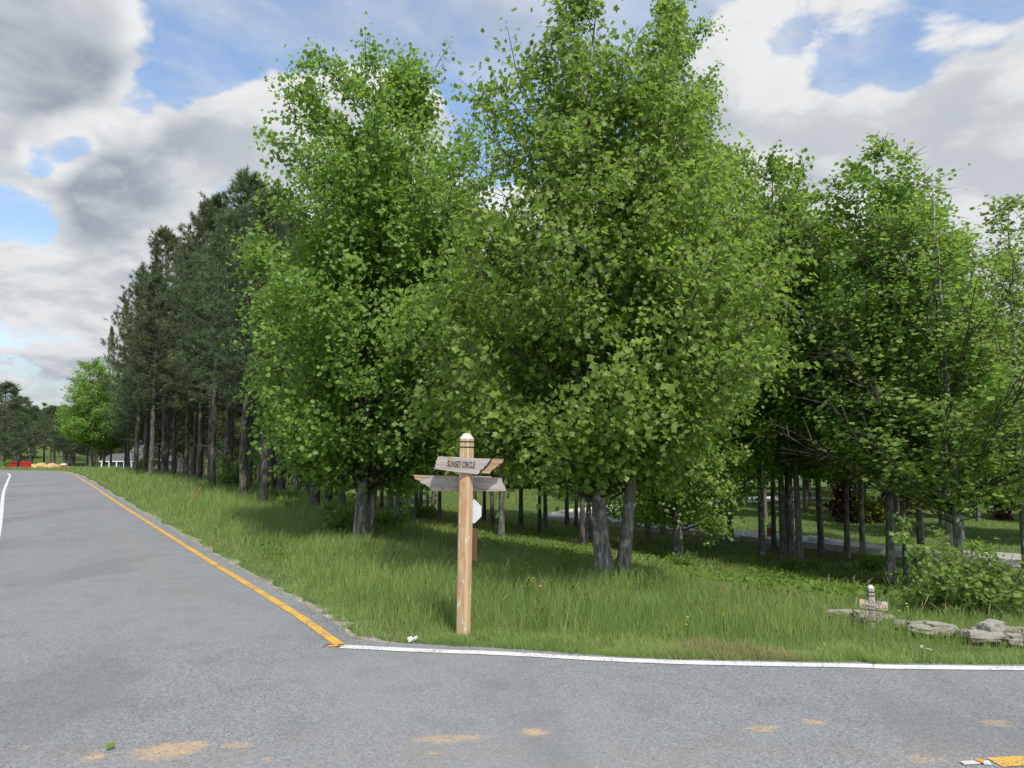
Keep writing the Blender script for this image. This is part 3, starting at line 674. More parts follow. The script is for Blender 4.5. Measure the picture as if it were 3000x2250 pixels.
# --- pines
PN = [(771, 1482, 590, 'front pine with a pale scarred foot nearest the big left tree', 0), (716, 1464, 534, 'tallest pine with a forked ragged top above the row', .0), (615, 1425, 600, 'stout pine trunk with shrubs round its foot', .02),
      (583, 1418, 640, 'dark pine immediately left of the stout pine trunk', .01), (479, 1400, 690, 'pine standing forward at the grass edge near the middle of the row', .02), (508, 1389, 740, 'pine just right of the one standing forward', 0),
      (436, 1385, 770, 'left pine of the touching pair in the row', 0), (428, 1383, 800, 'slender pine touching its neighbour in the row', .02), (348, 1374, 890, 'pale pine trunk near the far end of the row', .01), (316, 1373, 970, 'dark pine trunk near the far end of the row', .01),
      (665, 1434, 640, 'pine behind the sapling between the two front pines', 0), (798, 1452, 600, 'pine behind and right of the scarred front pine', 0), (823, 1470, 700, 'pine with a bush at its foot, third from the big left tree', 0),
      (922, 1498, 720, 'short visible trunk with a bare foot under the leaves of the big left tree', 0), (903, 1449, 700, 'thin trunk behind the bare-footed trunk under the left tree', 0), (862, 1440, 640, 'straight pine trunk with a branch whorl left of the big tree leaves', 0), (964, 1485, 700, 'hidden trunk among shrubs under the big left tree', 0)]
for j, (bx, by, ay, lab, ln) in enumerate(PN):
    tree_at(PINE, j, bx, by, ay, 1.0 + .12 * ((j * 7) % 3), lab, 'pine_tree', 'pine tree', H0=10.0, lean=ln)
rr = random.Random(3); used = []
def scatter(n, fn, mind, test):
    out = []; tries = 0
    while len(out) < n and tries < n * 90:
        tries += 1; x, y = fn()
        if not test(x, y): continue
        if any((x - a) ** 2 + (y - b) ** 2 < mind * mind for a, b in used): continue
        used.append((x, y)); out.append((x, y))
    return out
for o in list(COL.objects):
    if o.type == 'EMPTY' and o.parent is None: used.append((o.location.x, o.location.y))
U = lambda x, y: .848 * x + .53 * y
def pinefn():
    v = rr.uniform(20, 66); u = rr.uniform(4.6, 14) if rr.random() < .6 else rr.uniform(4.4, 7.5); return (.848 * u - .53 * v + 0, .53 * u + .848 * v)
def pinetest(x, y): return x / y < -.22 and y > 20 and U(x, y) > (4.6 if y < 40 else 5.5)
for (x, y) in scatter(48, pinefn, 1.5, pinetest):
    plant(PINE[rr.randrange(3)], 'pine_tree', (x, y, float(terr(x, y))), rr.uniform(0, 6.28), (1.0, 1.0, rr.uniform(.85, 1.12) * (1 - .30 * float(sm(y, 36, 58)))), 'slim dark pine crowded in the stand behind the front row of pines', 'pine tree', 'pines filling the stand behind the front row')
# central wood
def midfn(): y = rr.uniform(17, 42); return (rr.uniform(-.22, .8) * y, y)
def midtest(x, y): return not (14.5 < U(x, y) < 23.5) and not (x / y > .12 and U(x, y) < 15)
for (x, y) in scatter(48, midfn, 1.7, midtest):
    k = (SLIM + SLIM + [POP[2]])[rr.randrange(5)]
    plant(k, 'tree', (x, y, float(terr(x, y))), rr.uniform(0, 6.28), (1.05, 1.05, rr.uniform(.75, 1.0)), 'slender leafy tree deep in the shaded wood behind the big green trees', 'tree', 'slender trees deep in the wood')
# trees beyond the street
def farfn(): y = rr.uniform(36, 74); return (rr.uniform(-.5, .85) * y, y)
for (x, y) in scatter(56, farfn, 3.0, lambda x, y: U(x, y) > 24.5):
    plant(FARB[rr.randrange(2)], 'tree', (x, y, float(terr(x, y))), rr.uniform(0, 6.28), (1.35, 1.35, rr.uniform(.8, 1.15)), 'sunlit leafy tree in the backdrop beyond the street and behind the wood', 'tree', 'backdrop trees beyond the street')
for (x, y) in scatter(34, lambda: (lambda y: (rr.uniform(-.47, -.02) * y, y))(rr.uniform(66, 108)), 3.5, lambda x, y: not (x / y < -.40 and y > 84)):
    plant([FARB[0], PINE[0], PINE[2]][rr.randrange(3)], 'tree', (x, y, float(terr(x, y))), rr.uniform(0, 6.28), (1.7, 1.7, rr.uniform(1.1, 1.35)), 'dim tree far back behind the pine stand', 'tree', 'dim trees far behind the pine stand')
# far pines beyond the crest at the left
def farleft(): y = rr.uniform(128, 205); return (rr.uniform(-.80, -.40) * y, y)
for (x, y) in scatter(130, farleft, 2.8, lambda x, y: not (-.66 < x / y < -.40 and y < 140)):
    h = rr.uniform(1.15, 1.38)
    plant(PINE[rr.randrange(3)], 'pine_tree', (x, y, float(terr(x, y))), rr.uniform(0, 6.28), (1.9, 1.9, h), 'distant pine on the rising ground beyond the crest of the road', 'pine tree', 'distant pines beyond the crest')
for (x, y) in scatter(16, lambda: (lambda y: (rr.uniform(-.72, -.42) * y, y))(rr.uniform(262, 330)), 9, lambda x, y: True):
    plant(FARB[1], 'tree', (x, y, float(terr(x, y))), rr.uniform(0, 6.28), (2.4, 2.4, rr.uniform(1.35, 1.7)), 'pale yellow-green treetop showing over the distant pines at the far left', 'tree', 'pale treetops over the distant pines')
p = G(262, 1380); yy = 58.0; xx = (262 - 1500) / F_PX * yy
plant(POP[1], 'tree', (xx, yy, float(terr(xx, yy))), 1, (1.35, 1.35, (zat(262, 1035, yy) - float(terr(xx, yy))) / 9), 'bright green leafy tree closing the far end of the pine row', 'tree')
plant(POP[0], 'tree', (xx + 1.3, yy - 2, float(terr(xx, yy))), 3, (1.3, 1.3, (zat(285, 1060, yy) - float(terr(xx, yy))) / 9), 'leafy tree merging with the bright tree at the far end of the pine row', 'tree')
plant(POP[2], 'tree', (xx + .2, yy + 2, float(terr(xx, yy))), 5, (1.5, 1.5, (zat(250, 1120, yy) - float(terr(xx, yy))) / 9), 'shorter leafy tree behind the bright tree at the far end of the row', 'tree')
yy = 62.0; xx = (330 - 1500) / F_PX * yy
plant(POP[2], 'tree', (xx, yy, float(terr(xx, yy))), 2, (1.5, 1.5, (zat(330, 1120, yy) - float(terr(xx, yy))) / 9), 'lower green leafy tree beside the pale pine trunk at the far end of the row', 'tree')
for q__, (px, yy, ay, lab) in enumerate(((-60, 74, 1110, 'tall dark pine at the very left edge of the picture'), (12, 82, 1128, 'dark pine beside the tall one at the left edge'), (60, 90, 1170, 'lower dark pine right of the two at the left edge'))):
    xx = (px - 1500) / F_PX * yy; zz = float(terr(xx, yy))
    plant(PINE[q__], 'pine_tree', (xx, yy, zz), q__, (1.9, 1.9, (zat(px, ay, yy) - zz) / 10), lab, 'pine tree')
xx = (-25 - 1500) / F_PX * 70
plant(BUSH[0], 'bush', (xx, 70, float(terr(xx, 70))), 2, (2.4, 2.4, 3.4), 'dark bushy growth overhanging the road bend at the left edge', 'bush')
# shrubs
for (bx, by, k, s, lab) in ((690, 1438, 1, 1.25, 'lime-green sapling growing among the front pines'), (1010, 1575, 0, .8, 'dark bush at the foot of the big left tree'), (1245, 1530, 0, .7, 'small bush beside the leaning trunk left of the signpost'),
                        (2000, 1668, 0, .42, 'low leafy shoots at the foot of the tree right of the V-trunk tree'), (2385, 1668, 0, .3, 'small bush right of the close-set grey stems'), (2320, 1672, 0, .42, 'low tangle of leaves at the foot of the close-set grey stems'),
                        (2880, 1790, 1, (.85, .85, .5), 'bright bush with dark stems at the right edge behind the stones'), (2990, 1775, 1, (.8, .8, .62), 'tall yellow-green bush cut by the right edge'), (2720, 1750, 0, .5, 'leafy low bush between the twin stems and the pale trunk'), (2560, 1672, 0, .55, 'little shrub behind the lot sign beside the leaning trunk'),
                        (825, 1478, 0, .7, 'round bush at the foot of a pine in the row'), (425, 1385, 1, 1.0, 'small leafy shrub at the foot of the touching pines'), (600, 1432, 0, .5, 'low twiggy growth round the stout pine foot'), (850, 1500, 0, .5, 'low bush in the shade under the big left tree'),
                        (1130, 1560, 0, .6, 'shaded sprigs at the foot of the near-black trunk'), (2750, 1790, 1, .6, 'yellowish sprigs beside the fallen pale twig')):
    q_ = G(bx, by); plant(BUSH[k], 'bush', q_, bx % 6.2, s, lab, 'bush')
mar = bush(63, 2.2, 1.6, 1500, .16, M['leaf_maroon']); yel = bush(64, 1.6, 1.3, 1200, .14, M['leaf_yellow'])
def beyond(px, dist, up=0): x = (px - 1500) / F_PX * dist; return Vector((x, dist, float(terr(x, dist)) + up))
plant(mar, 'ornamental_tree', beyond(2465, 29), 0, (.5, .5, .95), 'maroon-leaved ornamental tree beyond the street', 'tree')
plant(mar, 'ornamental_tree', beyond(2615, 31), 2, (.6, .6, .85), 'second maroon-leaved tree partly hidden by the leaning dark trunk', 'tree')
plant(mar, 'ornamental_tree', beyond(2925, 30), 1, (.4, .4, .45), 'low maroon shrub in front of the grey-roofed house at right', 'bush')
plant(yel, 'bush', beyond(2550, 28.5), 0, (.8, .8, .8), 'yellow-green garden shrub beyond the street', 'bush')

# ------------------------------------------------------------------ grass
def inside(poly, X, Y):
    res = np.zeros(len(X), bool); n = len(poly); j = n - 1
    for i in range(n):
        xi, yi = poly[i].x, poly[i].y; xj, yj = poly[j].x, poly[j].y
        c = ((yi > Y) != (yj > Y)) & (X < (xj - xi) * (Y - yi) / (yj - yi + 1e-12) + xi)
        res ^= c; j = i
    return res
def edgedist(X, Y):
    d = np.full(len(X), 9.0); E = edge_line
    for a, b in zip(E[:-1], E[1:]):
        if min(a.y, b.y) > 47: continue
        ab = np.array([b.x - a.x, b.y - a.y]); L2 = ab @ ab + 1e-9
        t = np.clip(((X - a.x) * ab[0] + (Y - a.y) * ab[1]) / L2, 0, 1)
        d = np.minimum(d, np.hypot(X - a.x - ab[0] * t, Y - a.y - ab[1] * t))
    return d
def vnoise(X, Y, s, seed):
    r = np.random.default_rng(seed); g = r.uniform(0, 1, (64, 64)); x = X / s; y = Y / s
    xi = np.floor(x).astype(int); yi = np.floor(y).astype(int); fx = x - xi; fy = y - yi; fx = fx * fx * (3 - 2 * fx); fy = fy * fy * (3 - 2 * fy)
    a = g[xi % 64, yi % 64]; b = g[(xi + 1) % 64, yi % 64]; c = g[xi % 64, (yi + 1) % 64]; d = g[(xi + 1) % 64, (yi + 1) % 64]
    return (a * (1 - fx) + b * fx) * (1 - fy) + (c * (1 - fx) + d * fx) * fy
rg = np.random.default_rng(77)
N = 400000
tbl = np.linspace(5.2, 60, 400); pdf = (1.6 * tbl + 4) * (6 / tbl) ** 1.75; cdf = np.cumsum(pdf); cdf /= cdf[-1]
Y = np.interp(rg.uniform(0, 1, N), cdf, tbl); X = rg.uniform(-1, 1, N) * (.8 * Y + 1.5)
ok = ~inside(poly, X, Y); u_ = .848 * X + .53 * Y
ok &= ~((u_ > 16.9) & (u_ < 20.0) & (Y > 13))
ok &= ~((X / Y < -.62) & (Y < 50)) | (Y > 14)
X, Y, u_ = X[ok], Y[ok], u_[ok]
ed_ = edgedist(X, Y)
cl_ = vnoise(X, Y, .45, 1); cl2 = vnoise(X, Y, 2.3, 2); cl3 = vnoise(X, Y, .16, 3)
keep = rg.uniform(0, 1, len(X)) < np.clip(.34 + sm(ed_, .0, .22) * .5 - .35 * (X < -.9) * (1 - sm(ed_, .05, .4)) + (cl3 - .3) * .5, 0, 1)
X, Y, ed_, cl_, cl2, cl3 = [a[keep] for a in (X, Y, ed_, cl_, cl2, cl3)]
n = len(X)
deep = sm(Y + .35 * X, 8.6, 11.5) * sm(X / Y, -.30, -.12)      # short shaded turf under the trees
h = (.04 + (.20 + .07 * (1 - sm(X / Y, -.1, .1))) * sm(ed_, .05, .9)) * (1 - .45 * deep) * (1 - .42 * sm(X / Y, .12, .36)) * (.55 + .75 * cl_) * rg.uniform(.55, 1.25, n)
wd = np.maximum(.0042, Y * .00052) * rg.uniform(.7, 1.3, n) * (1 + .4 * deep)
la = rg.uniform(0, 6.283, n) ; lm_ = h * rg.uniform(.08, .60, n)
lx = np.cos(la) * lm_ + .05 * h; ly = np.sin(la) * lm_ * .8
sa = rg.uniform(-.7, .7, n) + rg.integers(0, 2, n) * .0; cxs, cys = np.cos(sa) * wd / 2, np.sin(sa) * wd / 2
Z = terr(X, Y) - .01
Vv = np.empty((n, 5, 3))
Vv[:, 0] = np.stack([X - cxs, Y - cys, Z], -1); Vv[:, 1] = np.stack([X + cxs, Y + cys, Z], -1)
mx_, my_, mz = X + lx * .35, Y + ly * .35, Z + h * .62
Vv[:, 2] = np.stack([mx_ + cxs * .8, my_ + cys * .8, mz], -1); Vv[:, 3] = np.stack([mx_ - cxs * .8, my_ - cys * .8, mz], -1)
Vv[:, 4] = np.stack([X + lx, Y + ly, Z + h * .97], -1)
b = np.arange(n)[:, None] * 5
tint = np.clip(.18 + .45 * cl2 + .30 * (cl_ - .3) + rg.normal(0, .13, n) + .45 * (1 - sm(ed_, .1, .7)), 0, 1)
straw = rg.uniform(0, 1, n) < (.035 + .30 * (1 - sm(ed_, .15, .7)) * (cl_ > .4) + .05 * deep)
for nm, sel, mat in (('grass', ~straw, M['grass']), ('dry_grass', straw, M['straw'])):
    Vs = Vv[sel]; bb = np.arange(len(Vs))[:, None] * 5
    o = mobj(nm, npmesh(nm, Vs, [bb + np.array([[0, 1, 2, 3]]), bb + np.array([[3, 2, 4]])], mat, tint=np.repeat(tint[sel], 5)))
    tag(o, 'tall green grass covering the verge and the floor of the wood' if nm == 'grass' else 'scattered straw-coloured blades in the verge grass', 'grass', kind='stuff')
n = 60000; ei = rg.integers(0, len(right) - 1, n); tt_ = rg.uniform(0, 1, n); rx_ = np.array([p.x for p in right]); ry_ = np.array([p.y for p in right])
X = rx_[ei] + (rx_[ei + 1] - rx_[ei]) * tt_; Y = ry_[ei] + (ry_[ei + 1] - ry_[ei]) * tt_ + np.abs(rg.normal(0, .22, n)) - .01
m_ = X < 6.5; X, Y = X[m_], Y[m_]
n_ = 22000; ei = rg.integers(0, len(corner) + len(cm) - 1, n_); EX = np.array([p.x for p in corner + cm]); EY = np.array([p.y for p in corner + cm]); tt_ = rg.uniform(0, 1, n_)
X2 = EX[ei] + (EX[np.minimum(ei + 1, len(EX) - 1)] - EX[ei]) * tt_ + np.abs(rg.normal(.12, .2, n_)); Y2 = EY[ei] + (EY[np.minimum(ei + 1, len(EX) - 1)] - EY[ei]) * tt_ + rg.uniform(0, .1, n_)
m_ = (Y2 < 26) & (vnoise(X2, Y2, .3, 21) > .38); X = np.concatenate([X, X2[m_]]); Y = np.concatenate([Y, Y2[m_]]); n = len(X)
pt = vnoise(X, Y, .25, 22); m_ = pt > .22 ; X, Y, pt = X[m_], Y[m_], pt[m_]; n = len(X)
h = rg.uniform(.02, .085, n) * (.5 + pt); la = rg.uniform(0, 6.283, n); lm_ = h * rg.uniform(.2, 1.0, n); lx = np.cos(la) * lm_; ly = np.sin(la) * lm_; wd = rg.uniform(.003, .0055, n)
sa = rg.uniform(-.7, .7, n); cxs, cys = np.cos(sa) * wd / 2, np.sin(sa) * wd / 2; Z = terr(X, Y) - .003
Ve = np.stack([np.stack([X - cxs, Y - cys, Z], -1), np.stack([X + cxs, Y + cys, Z], -1), np.stack([X + lx, Y + ly, Z + h], -1)], 1)
dry = (vnoise(X, Y, .5, 23) + rg.normal(0, .15, n)) > .86
for nm, sel, mat in (('verge_grass', ~dry, M['grass']), ('dry_verge_grass', dry, M['straw'])):
    tag(mobj(nm, npmesh(nm, Ve[sel], [np.arange(sel.sum() * 3).reshape(-1, 3)], mat, tint=np.repeat(rg.uniform(.3, 1, sel.sum()), 3))), 'short grass creeping over the edge of the asphalt' if nm[0] == 'v' else 'dry straw-coloured tufts along the edge of the asphalt', 'grass', kind='stuff')
# low broad-leaved ground cover in the lit strip and under the trees
n = 26000; Y = rg.uniform(7.4, 17, n); X = rg.uniform(-.32, .85, n) * Y
m_ = (vnoise(X, Y, 1.1, 9) > .46) & (sm(Y + .35 * X, 8.4, 10.5) > .3); X, Y = X[m_], Y[m_]; n = len(X)
P = np.stack([X, Y, terr(X, Y) + rg.uniform(.03, .14, n)], -1)
Vw, Fw, Tw = leaves(P, rg.normal(0, 1, (n, 3)) * np.array([1, 1, .3]), np.array([0, 0, 1.]) + rg.normal(0, .4, (n, 3)), rg.uniform(.03, .07, n), SIMPLE, rg.uniform(0, 1, n), rg)
tag(mobj('ground_cover', npmesh('ground_cover', Vw, [Fw], M['weed'], tint=Tw)), 'bright low leafy ground cover under the trees', 'plants', kind='stuff')
# tall seed stalks standing above the verge grass
n = 1500; Y = rg.uniform(6.0, 14, n); X = rg.uniform(-.62, .75, n) * Y
m_ = (~inside(poly, X, Y)) & (edgedist(X, Y) > .7) & (vnoise(X, Y, 1.3, 12) > .45); X, Y = X[m_], Y[m_]; n = len(X)
Z = terr(X, Y); hh = rg.uniform(.20, .32, n) * np.where(Y + .35 * X > 10, .75, 1); a = rg.uniform(0, 6.28, n); k = rg.uniform(.05, .2, n)
TP = np.stack([np.stack([X, Y, Z], -1), np.stack([X + np.cos(a) * k * .3, Y + np.sin(a) * k * .3, Z + hh * .6], -1), np.stack([X + np.cos(a) * k * .7, Y + np.sin(a) * k * .7, Z + hh * .85], -1), np.stack([X + np.cos(a) * k, Y + np.sin(a) * k, Z + hh], -1)], 1)
Vt, Ft = tubes(TP, np.tile([.0016, .0016, .0045, .001], (n, 1)), 3)
tag(mobj('seed_stalks', npmesh('seed_stalks', Vt, [Ft], M['straw'], tint=np.repeat(rg.uniform(.2, 1, n), 12))), 'thin pale seed stalks standing above the verge grass', 'grass', kind='stuff')
# loose gravel along the asphalt edge
n = 1300; ei = rg.integers(0, len(edge_line) - 1, n * 3); ex = np.array([edge_line[i].x for i in ei]); ey = np.array([edge_line[i].y for i in ei])
m_ = (ey < 24) & (ex < -.7); ex, ey = ex[m_][:n], ey[m_][:n]; n = len(ex)
ex = ex + rg.normal(0, .13, n); ey = ey + rg.normal(.06, .10, n); s = rg.uniform(.003, .009, n)
octv = np.array([(1, 0, 0), (-1, 0, 0), (0, 1, 0), (0, -1, 0), (0, 0, .8), (0, 0, -.8)], float); octf = np.array([(0, 2, 4), (2, 1, 4), (1, 3, 4), (3, 0, 4), (2, 0, 5), (1, 2, 5), (3, 1, 5), (0, 3, 5)])
Vg = np.stack([ex, ey, np.full(n, .018)], -1)[:, None] + s[:, None, None] * (octv[None] * rg.uniform(.6, 1.3, (n, 6, 1)))
tag(mobj('loose_gravel', npmesh('loose_gravel', Vg.reshape(-1, 3), [(octf[None] + (np.arange(n) * 6)[:, None, None]).reshape(-1, 3)], M['gravel'])), 'loose grey gravel strewn along the asphalt edge', 'gravel', kind='stuff')

# ------------------------------------------------------------------ lettering
def text_mesh(body, size, w, mat, ext=.0012, bold=.0):
    c = bpy.data.curves.new('lettering', 'FONT'); c.body = body; c.size = size; c.extrude = ext; c.offset = bold; c.align_x = 'CENTER'; c.align_y = 'CENTER'; c.resolution_u = 3
    o = bpy.data.objects.new('tmp', c); COL.objects.link(o); bpy.context.view_layer.update()
    dg = bpy.context.evaluated_depsgraph_get(); me = bpy.data.meshes.new_from_object(o.evaluated_get(dg)); me.name = 'lettering'
    bpy.data.objects.remove(o); xs = [v.co.x for v in me.vertices]; s = w / (max(xs) - min(xs))
    for v in me.vertices: v.co.x *= s
    me.materials.clear(); me.materials.append(mat); return me
def post(parent, w, h, mat, capm, groov, rz, ch=.18):
    def ring(s, z): c = s * ch; a = s / 2; return [(a - c, -a, z), (a, -a + c, z), (a, a - c, z), (a - c, a, z), (-a + c, a, z), (-a, a - c, z), (-a, -a + c, z), (-a + c, -a, z)]
    lv = [(w * 1.02, -.25), (w, .1)]
    z0 = h - .22 * w * 2
    for g in sorted(groov): lv += [(w, g - .0060), (w * .90, g - .0050), (w * .90, g + .0050), (w, g + .0060)]
    lv.append((w, h - .45 * w)); V = []; F = []
    for i, (s, z) in enumerate(lv):
        V += ring(s, z)
        if i: F += [[(i - 1) * 8 + k, (i - 1) * 8 + (k + 1) % 8, i * 8 + (k + 1) % 8, i * 8 + k] for k in range(8)]
    F.append([(len(lv) - 1) * 8 + k for k in range(8)])
    m = MB(); m.v = [Vector(v) for v in V]; m.f = F
    p = m.obj('post', mat, parent, rot=(0, 0, rz))
    m = MB(); m.v = [Vector(v) for v in ring(w, h - .45 * w) + ring(w * .98, h - .40 * w) + ring(w * .42, h)]; m.f = [[r_ * 8 + k, r_ * 8 + (k + 1) % 8, r_ * 8 + 8 + (k + 1) % 8, r_ * 8 + 8 + k] for r_ in range(2) for k in range(8)] + [[16 + k for k in range(8)], [k for k in reversed(range(8))]]
    m.obj('cap', capm, parent, rot=(0, 0, rz))
    for g in groov:
        m = MB(); m.v = [Vector(v) for v in ring(w * .985, g - .0048) + ring(w * .985, g + .0048)]; m.f = [[q_, (q_ + 1) % 8, 8 + (q_ + 1) % 8, 8 + q_] for q_ in range(8)] + [[8 + q_ for q_ in range(8)], list(range(7, -1, -1))]
        m.obj('groove', M['black'], p)
    return p
# --- the street-name signpost
pb_ = G(1357, 1868); k = pb_.y / F_PX * 1.004
sp = empty('signpost', pb_); sp.rotation_euler = (0, R(.75), 0); tag(sp, 'tall wooden street signpost with two broken grey planks and a small octagonal panel', 'signpost')
Hs = (1868 - 1287) * k
Z = lambda py: (1868 - py) * k
X_ = lambda px, py: (px - 1357 - 9.0 * (1868 - py) / 581) * k
post(sp, 45 * k / 1.27, Hs, M['post_wood'], M['cap_wood'], (Z(1311.5), Z(1327)), R(-24))
def plank(outline, y, th, mat, parent, name, rz, bevel=.0):
    pts = [(X_(a, b), Z(b)) for a, b in outline]
    return MB().prism(pts, -th / 2, th / 2).obj(name, mat, parent, loc=(0, y, 0), rot=(0, 0, rz))
crk = [(1437, 1359), (1434.5, 1366), (1429, 1371), (1427, 1377), (1420, 1381), (1417, 1388), (1409, 1391), (1406, 1397), (1401, 1401)]
left = [(1284, 1356), (1290, 1353.6), (1299, 1353), (1303, 1355), (1320, 1354.3), (1345, 1355.5), (1368, 1357.5), (1392, 1358.2), (1416, 1358.6)] + crk + [(1399, 1404), (1380, 1401.5), (1352, 1399), (1325, 1396), (1302, 1392.8), (1288, 1391), (1275, 1389.5), (1278, 1384), (1276.5, 1379), (1280, 1373), (1279, 1367), (1283, 1362)]
rightp = [(a + 2.2, b - .2) for a, b in crk[::1]]
rend = [(1438.5, 1359.0), (1456, 1359.4), (1470, 1359.6), (1473.5, 1360.5), (1473, 1365), (1470, 1367), (1471, 1370), (1466, 1372.5), (1461, 1374), (1459, 1377), (1454, 1380), (1451, 1384), (1446, 1388), (1441, 1391), (1437, 1396), (1434, 1401), (1424, 1401.5), (1412, 1400)] + [(a, b) for a, b in reversed(rightp[1:-1])]
RZ = R(5)
yf = -45 * k / 1.27 * .5 - .020
p1 = plank(left, yf, .018, M['plank_grey'], sp, 'name_plank', RZ); p1['label'] = 'upper plank lettered SUNSET CIRCLE'
pr_ = plank(rend, yf + .003, .012, M['plank_raw'], sp, 'broken_plank_end', RZ); pr_['label'] = 'raw orange splintered end'
cr2 = [(a - 1.5, b) for a, b in crk[:-1]] + [(a + 3.2, b + .8) for a, b in reversed(crk[:-1])]
plank(cr2, 0, .006, M['black'], p1, 'crack', 0).location = (0, -.008, 0)
tm = text_mesh('SUNSET CIRCLE', 18 * k * 1.38, 79 * k, M['black'], .0012, .0007)
to = mobj('lettering', tm, p1, (X_(1351.5, 1377), -.0102, Z(1377)), (math.pi / 2, R(2.2), 0))
l2 = [(1209, 1409.5), (1230, 1410), (1265, 1411), (1300, 1411.5), (1340, 1411), (1380, 1411.5), (1420, 1411.5), (1436, 1412), (1438.5, 1414.5), (1467, 1416.8), (1469, 1421), (1467, 1424), (1471, 1427), (1470, 1431), (1474.5, 1434), (1473, 1438), (1478, 1441), (1476.5, 1445), (1480, 1448), (1480, 1453.5), (1440, 1454.5), (1400, 1454.5), (1350, 1455), (1300, 1455), (1264, 1455), (1262, 1450), (1257, 1447.5), (1257, 1444), (1249, 1441), (1246, 1437), (1238, 1435.5), (1232, 1432), (1229, 1427), (1221, 1424), (1213, 1421), (1214, 1416)]
p2 = plank(l2, 45 * k / 1.27 * .5 + .012, .018, M['plank_grey'], sp, 'lower_plank', RZ); p2['label'] = 'lower blank grey plank with broken left end'
tip = [(1211, 1410.2), (1262, 1412.2), (1258, 1416), (1240, 1419), (1232, 1425.5), (1222, 1423.2), (1214.5, 1420.0)]
plank(tip, 0, .004, M['plank_raw'], p2, 'splintered_patch', 0).location = (0, -.0095, 0)
oc = [((1374 + 33.5 * math.cos(R(22.5 + 45 * i)) / math.cos(R(22.5))), (1514 + 34.5 * math.sin(R(22.5 + 45 * i)) / math.cos(R(22.5)))) for i in range(8)]
o8 = plank(oc, 45 * k / 1.27 * .5 + .035, .010, M['white'], sp, 'octagonal_panel', RZ); o8['label'] = 'small white octagonal panel seen from behind the post'
bp = plank([(1336, 1563), (1396, 1563), (1395, 1655), (1335, 1655)], 45 * k / 1.27 * .5 + .022, .016, M['brown'], sp, 'brown_board', RZ)
# --- small lot sign
pl_ = G(2555, 1846); k = pl_.y / F_PX * 1.02
ls = empty('lot_sign', pl_); tag(ls, 'small pale lot sign post with two lettered planks in front of the row of stones', 'sign')
Z = lambda py: (1846 - py) * k
X_ = lambda px, py: (px - 2557) * k
post(ls, 16.5 * k, Z(1722), M['post_grey'], M['cap_wood'], (Z(1740.5), Z(1751)), R(-6), ch=.1)
o1 = [(2519, 1759), (2558, 1763), (2597.5, 1767), (2597, 1790), (2570, 1787.5), (2543, 1784.3), (2519, 1781)]
a1 = plank(o1, -8.3 * k - .008, .012, M['plank_tan'], ls, 'upper_plank', 0)
o2 = [(2536, 1790.5), (2560, 1793), (2580, 1795), (2580, 1819.5), (2558, 1817.5), (2536, 1815)]
a2 = plank(o2, -8.3 * k - .008, .012, M['plank_mossy'], ls, 'lower_plank', 0)
for par, s, px, py, wd_, sz, mt in ((a1, "O'ROURKE", 2557, 1767.4, 49, 11.5, M['ink']), (a1, 'TORRANCE, CA', 2558.5, 1779.6, 73, 11.5, M['ink']), (a2, 'JSV 12E', 2558, 1799.6, 34, 10.5, M['ink']), (a2, '0.61 AC', 2558, 1811.0, 37, 10.5, M['ink'])):
    mobj('lettering', text_mesh(s, sz * k * 1.2, wd_ * k, mt, .0008, .0002), par, (X_(px, py), -.0068, Z(py)), (math.pi / 2, R(5.2), 0))

# ------------------------------------------------------------------ stones
def rock(seed):
    rk = random.Random(seed); bm = bmesh.new(); bmesh.ops.create_cube(bm, size=2)
    bmesh.ops.subdivide_edges(bm, edges=bm.edges[:], cuts=3, use_grid_fill=True)
    from mathutils import noise as mn
    for v in bm.verts:
        c = v.co.copy(); sp = c.normalized() * 1.15; c = c.lerp(sp, .38)
        c.z *= 1 + .18 * math.sin(c.x * 1.7 + seed); c.y *= 1 + .12 * math.sin(c.x * 2.3 + seed * 2)
        n_ = mn.noise(c * 1.3 + Vector((seed * 7.1, 0, 0))); n2_ = mn.noise(c * 3.5 + Vector((0, seed * 3.3, 0)))
        v.co = c * (1 + .22 * n_ + .10 * n2_)
    bmesh.ops.triangulate(bm, faces=bm.faces[:])
    me = bpy.data.meshes.new('stone'); bm.to_mesh(me); bm.free(); me.materials.append(M['stone']); return me
RK = [rock(i) for i in range(6)]
sw = empty('stone_wall', G(2700, 1860)); tag(sw, 'low broken line of pale and rust-stained fieldstones laid along the grass at the right', 'stone wall')
ST = [(2432, 2491, 1793, 1806), (2474, 2505, 1799, 1813), (2506, 2540, 1797, 1819), (2522, 2552, 1812, 1824), (2562, 2614, 1806, 1824), (2617, 2658, 1822, 1841), (2670, 2727, 1828, 1845), (2673, 2745, 1842, 1861), (2720, 2800, 1835, 1858),
      (2802, 2842, 1851, 1866), (2843, 2926, 1856, 1884), (2845, 2878, 1844, 1860), (2882, 2927, 1828, 1866), (2933, 2983, 1846, 1872), (2955, 3015, 1868, 1892), (2982, 3030, 1847, 1872), (3010, 3080, 1866, 1896), (3050, 3110, 1850, 1880), (2750, 2790, 1850, 1866)]
for i, (x0, x1, y0, y1) in enumerate(ST):
    stack = i in (11, 12); q_ = G((x0 + x1) / 2, y1 + (16 if stack else 6)); kk = q_.y / F_PX
    o = mobj('stone', RK[i % 6], sw); wv_ = (x1 - x0) * kk / 2 * 1.12; hv = (y1 - y0) * kk / 2 * 1.0
    zc_ = zat((x0 + x1) / 2, (y0 + y1) / 2, q_.y)
    o.location = Vector((q_.x, q_.y, zc_ + .018)) - sw.location; o.scale = (wv_, max(hv * 1.3, wv_ * .55), hv); o.rotation_euler = (0, R((i * 37) % 9 - 2), R((i * 53) % 40 - 20))
